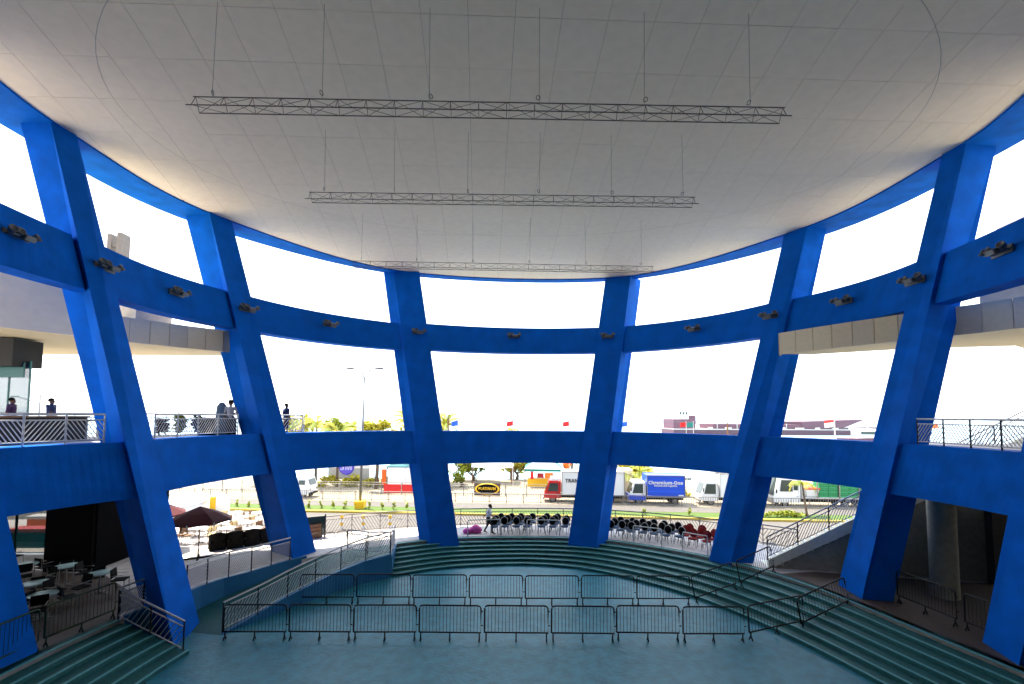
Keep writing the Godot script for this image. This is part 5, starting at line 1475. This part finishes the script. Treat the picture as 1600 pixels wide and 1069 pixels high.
	# trees and palms of the bay walk
	var pal := [[-22.5, -50, 5.4, 2.6], [-20.4, -51, 6.2, 2.7], [-17.8, -50, 5.2, 2.7], [-15.6, -52, 5.7, 2.6], [-11.0, -53, 6.7, 3.0], [-8.9, -51, 6.1, 2.9], [-7.2, -49, 1.5, 2.3], [-6.6, -52, 6.3, 2.7], [0.9, -56, 5.6, 1.6], [7.7, -53, 3.4, 2.3], [11.55, -42.9, 2.0, 1.35], [12.9, -44.4, 2.1, 1.7], [14.1, -45.4, 1.9, 1.5], [30.5, -44.5, 3.2, 2.2]]
	for i in pal.size():
		palm("sunlit yellow green palm on the bay walk, %s from the left" % nth(i), V(pal[i][0], LAND, pal[i][1]), pal[i][2], pal[i][3], 18, "palms on the bay walk", rng.randf_range(-0.3, 0.3))
	bush("broad leafy tree with a forked grey trunk behind the street lamp", "tree", "leafy_tree", V(-13.3, LAND, -48.6), V(2.2, 1.5, 1.4), 1100, 0.34, M.leaf_b, "", 4.5)
	bush("round yellow green tree behind the white gable tent", "tree", "leafy_tree", V(-3.6, LAND, -54.6), V(2.6, 1.5, 1.4), 1400, 0.34, M.leaf, "", 0.7)
	bush("yellow green tree rising between the white tents", "tree", "leafy_tree", V(1.6, LAND, -55.6), V(2.4, 1.6, 1.4), 1200, 0.34, M.leaf_b, "", 0.9)
	bush("low tree left of the white gable tent", "tree", "leafy_tree", V(-4.6, LAND, -49.9), V(0.9, 0.8, 0.8), 400, 0.26, M.leaf, "", 0.5)
	bush("tree at the far left seen past the planter", "tree", "leafy_tree", V(-27.0, LAND, -52.0), V(2.6, 1.5, 1.6), 900, 0.34, M.leaf, "", 3.8)
	bush("leafy tree at the left end of the palm row", "tree", "leafy_tree", V(-23.8, LAND, -53.0), V(3.0, 1.9, 1.6), 1300, 0.36, M.leaf_b, "", 4.4)
	bush("bushy tree behind the palm beside the centre-left column", "tree", "leafy_tree", V(-9.8, LAND, -54.5), V(3.2, 1.9, 1.6), 1500, 0.36, M.leaf_b, "", 4.4)
	bush("wide yellow green tree behind the palms left of the street lamp", "tree", "leafy_tree", V(-18.4, LAND, -54.5), V(3.6, 1.8, 1.6), 1500, 0.36, M.leaf, "", 4.2)
	for i in 4:
		bush("low clipped hedge on the bay walk, %s from the left" % nth(i), "hedge", "hedge", V(-18.6 + i * 2.2, LAND, -50.0), V(1.4, 0.7, 0.5), 700, 0.22, M.leaf_b, "hedges on the bay walk")
	bush("yellow green tree between the palms left of the blue truck", "tree", "leafy_tree", V(12.6, LAND, -46.0), V(1.9, 1.2, 1.0), 900, 0.3, M.leaf_b, "", 1.0)
	bush("yellow green tree just left of the centre-left column behind the red banners", "tree", "leafy_tree", V(-7.6, LAND, -50.5), V(1.3, 1.4, 1.0), 800, 0.3, M.leaf_b, "", 0.8)
	for i in 3:
		bush("low yellow green bush behind the trucks, %s from the left" % nth(i), "bush", "low_bush", [V(17.2, LAND, -44.0), V(16.2, LAND, -45.0), V(8.9, LAND, -45.2)][i], V(1.0, 0.55, 0.5), 300, 0.2, M.leaf_b, "bushes behind the trucks")
	# flags on poles
	var fl := [[-5.05, M.flag_blue, "blue pennant flag above the centre bay"], [0.9, M.red, "small red pennant flag above the centre bay"], [7.0, M.red, "larger red pennant flag at the right of the centre bay"], [13.4, M.flag_blue, "small blue pennant flag right of the centre-right column"], [19.9, M.red, "red flag before the barge superstructure"], [20.7, M.green_cloth, "green flag before the barge superstructure"], [48.5, M.orange, "orange and yellow flag beyond the right balcony railing"]]
	for i in fl.size():
		var x: float = fl[i][0]
		var t := thing("flag", fl[i][2], "flag", V(x, LAND, -50.0), 0, "flags along the bay")
		rod("pole", V(0, 0, 0), V(0, 7.15, 0), 0.02, M.white_paint, t)
		var cl := MB.new()
		for k in 4:
			var u0 := k / 4.0; var u1 := (k + 1) / 4.0
			cl.quad(V(-u0 * 0.7, 6.55 - 0.1 * u0, 0.06 * sin(u0 * 6)), V(-u1 * 0.7, 6.55 - 0.1 * u1, 0.06 * sin(u1 * 6)), V(-u1 * 0.7, 7.1 - 0.15 * u1, 0.06 * sin(u1 * 6)), V(-u0 * 0.7, 7.1 - 0.15 * u0, 0.06 * sin(u0 * 6)))
		obj("cloth", cl.mesh(), fl[i][1], t)
	var fp := thing("flagpole", "white flagpole with a red and white flag seen in the right bay", "flagpole", V(36.6, LAND, -50.0))
	rod("pole", V(0, 0, 0), V(0, 7.5, 0), 0.05, M.white_paint, fp)
	slab("red_stripe", V(-0.62, 7.2, 0), V(1.1, 0.3, 0.02), M.red, fp, Basis(Vector3.BACK, 0.12)); slab("white_stripe", V(-0.6, 6.8, 0), V(1.1, 0.5, 0.02), M.white_paint, fp, Basis(Vector3.BACK, 0.12))
	var pw := thing("overhead_cable", "thin cable strung across the bay behind the flags", "cable", V(-6, 6.95, -49))
	rod("wire", V(0, 0.05, 0), V(14, -0.12, 0), 0.018, M.wire, pw); rod("wire", V(14, -0.12, 0), V(30, -0.3, 0), 0.018, M.wire, pw)
	rod("support_post", V(0, 0.05, 0), V(0, -7.3, 0), 0.08, M.wood, pw); rod("support_post", V(30, -0.3, 0), V(30, -7.3, 0), 0.08, M.wood, pw)
	# ---- boats
	var barge := thing("barge", "long purple brown cargo barge with a white bridge lying in the bay", "ship", V(86.5, -2.0, -233))
	mb = MB.new(); mb.hexa([V(0, 0, 8), V(104, 0, 8), V(104, 0, -8), V(0, 0, -8), V(0, 2.6, 9), V(108, 2.6, 9), V(108, 2.6, -9), V(0, 2.6, -9)]); obj("hull", mb.mesh(), M.hull_dark, barge)
	mb = MB.new(); mb.hexa([V(20, 3.0, 7.5), V(84, 3.0, 7.5), V(84, 3.0, -7.5), V(20, 3.0, -7.5), V(20, 5.4, 8), V(84, 5.2, 8), V(84, 5.2, -8), V(20, 5.4, -8)]); obj("cargo_hold", mb.mesh(), M.hull, barge)
	mb = MB.new(); mb.hexa([V(66, 3.0, 8), V(84, 3.0, 8), V(84, 3.0, -8), V(66, 3.0, -8), V(64, 6.6, 9), V(97, 8.0, 9), V(97, 8.0, -9), V(64, 6.6, -9)]); obj("bow", mb.mesh(), M.hull, barge)
	mb = MB.new(); mb.box(V(53, 2.75, 0), V(106, 0.4, 18.3)); obj("deck_edge", mb.mesh(), M.concrete, barge)
	mb = MB.new(); mb.box(V(6, 5.3, 0), V(11, 4.7, 14)); obj("stern_house", mb.mesh(), M.hull, barge)
	mb = MB.new(); mb.box(V(6.6, 9.7, 0), V(5.2, 4.2, 9)); obj("bridge", mb.mesh(), M.white_paint, barge)
	for k in 3: slab("bridge_window", V(5.2 + k * 1.5, 10.6, 4.55), V(1.0, 1.4, 0.1), M.dark_glass, barge)
	slab("funnel", V(11.8, 7.2, 0), V(4.0, 4.6, 5), M.hull, barge)
	rod("mast", V(8.6, 11.8, 0), V(8.6, 14.0, 0), 0.2, M.white_paint, barge); rod("mast", V(10.4, 9.4, 0), V(10.4, 13.6, 0), 0.25, M.hull, barge)
	for k in 9: slab("deck_gear", V(18 + k * 9.0, 3.3, 9.2), V(2.0 + (k % 3), 0.9, 0.8), M.white_paint if k % 2 == 0 else M.concrete, barge)
	for k in 8: rod("stanchion", V(22 + k * 5.0, 3.0, 8.15), V(22 + k * 5.0, 5.6, 8.15), 0.18, M.concrete, barge)
	slab("deck_crane", V(72, 7.6, 8), V(12, 0.7, 1.2), M.concrete, barge, Basis(Vector3.BACK, 0.05))
	var bt := [[25.2, -62.0, "white fishing boat with a blue stripe before the barge superstructure", 4.5], [66.0, -92.0, "small blue and white outrigger boat at the bow of the barge", 11.0], [124.0, -150.0, "beige cargo boat seen through the right balcony railing", 20.0], [186.0, -240.0, "low brown barge off the bow of the long barge", 30.0]]
	for i in bt.size():
		var L: float = bt[i][3]
		var t := thing("boat", bt[i][2], "boat", V(bt[i][0], -2.0, bt[i][1]), 0, "boats in the bay")
		var hm: Material = [M.white_paint, M.flag_blue, M.hull, M.hull_dark][i]
		mb = MB.new(); mb.hexa([V(-L * 0.4, 0, L * 0.1), V(L * 0.38, 0, L * 0.1), V(L * 0.38, 0, -L * 0.1), V(-L * 0.4, 0, -L * 0.1), V(-L * 0.5, L * 0.11, L * 0.13), V(L * 0.5, L * 0.13, L * 0.10), V(L * 0.5, L * 0.13, -L * 0.10), V(-L * 0.5, L * 0.11, -L * 0.13)]); obj("hull", mb.mesh(), hm, t)
		mb = MB.new(); mb.bevel_box(V(-L * 0.1, L * 0.19, 0), V(L * 0.36, L * 0.15, L * 0.16), L * 0.01); obj("cabin", mb.mesh(), M.white_paint, t)
		slab("cabin_window", V(-L * 0.1, L * 0.2, L * 0.083), V(L * 0.26, L * 0.05, 0.04), M.dark_glass, t)
		rod("mast", V(-L * 0.05, L * 0.26, 0), V(-L * 0.05, L * 0.42, 0), L * 0.006, M.white_paint, t)
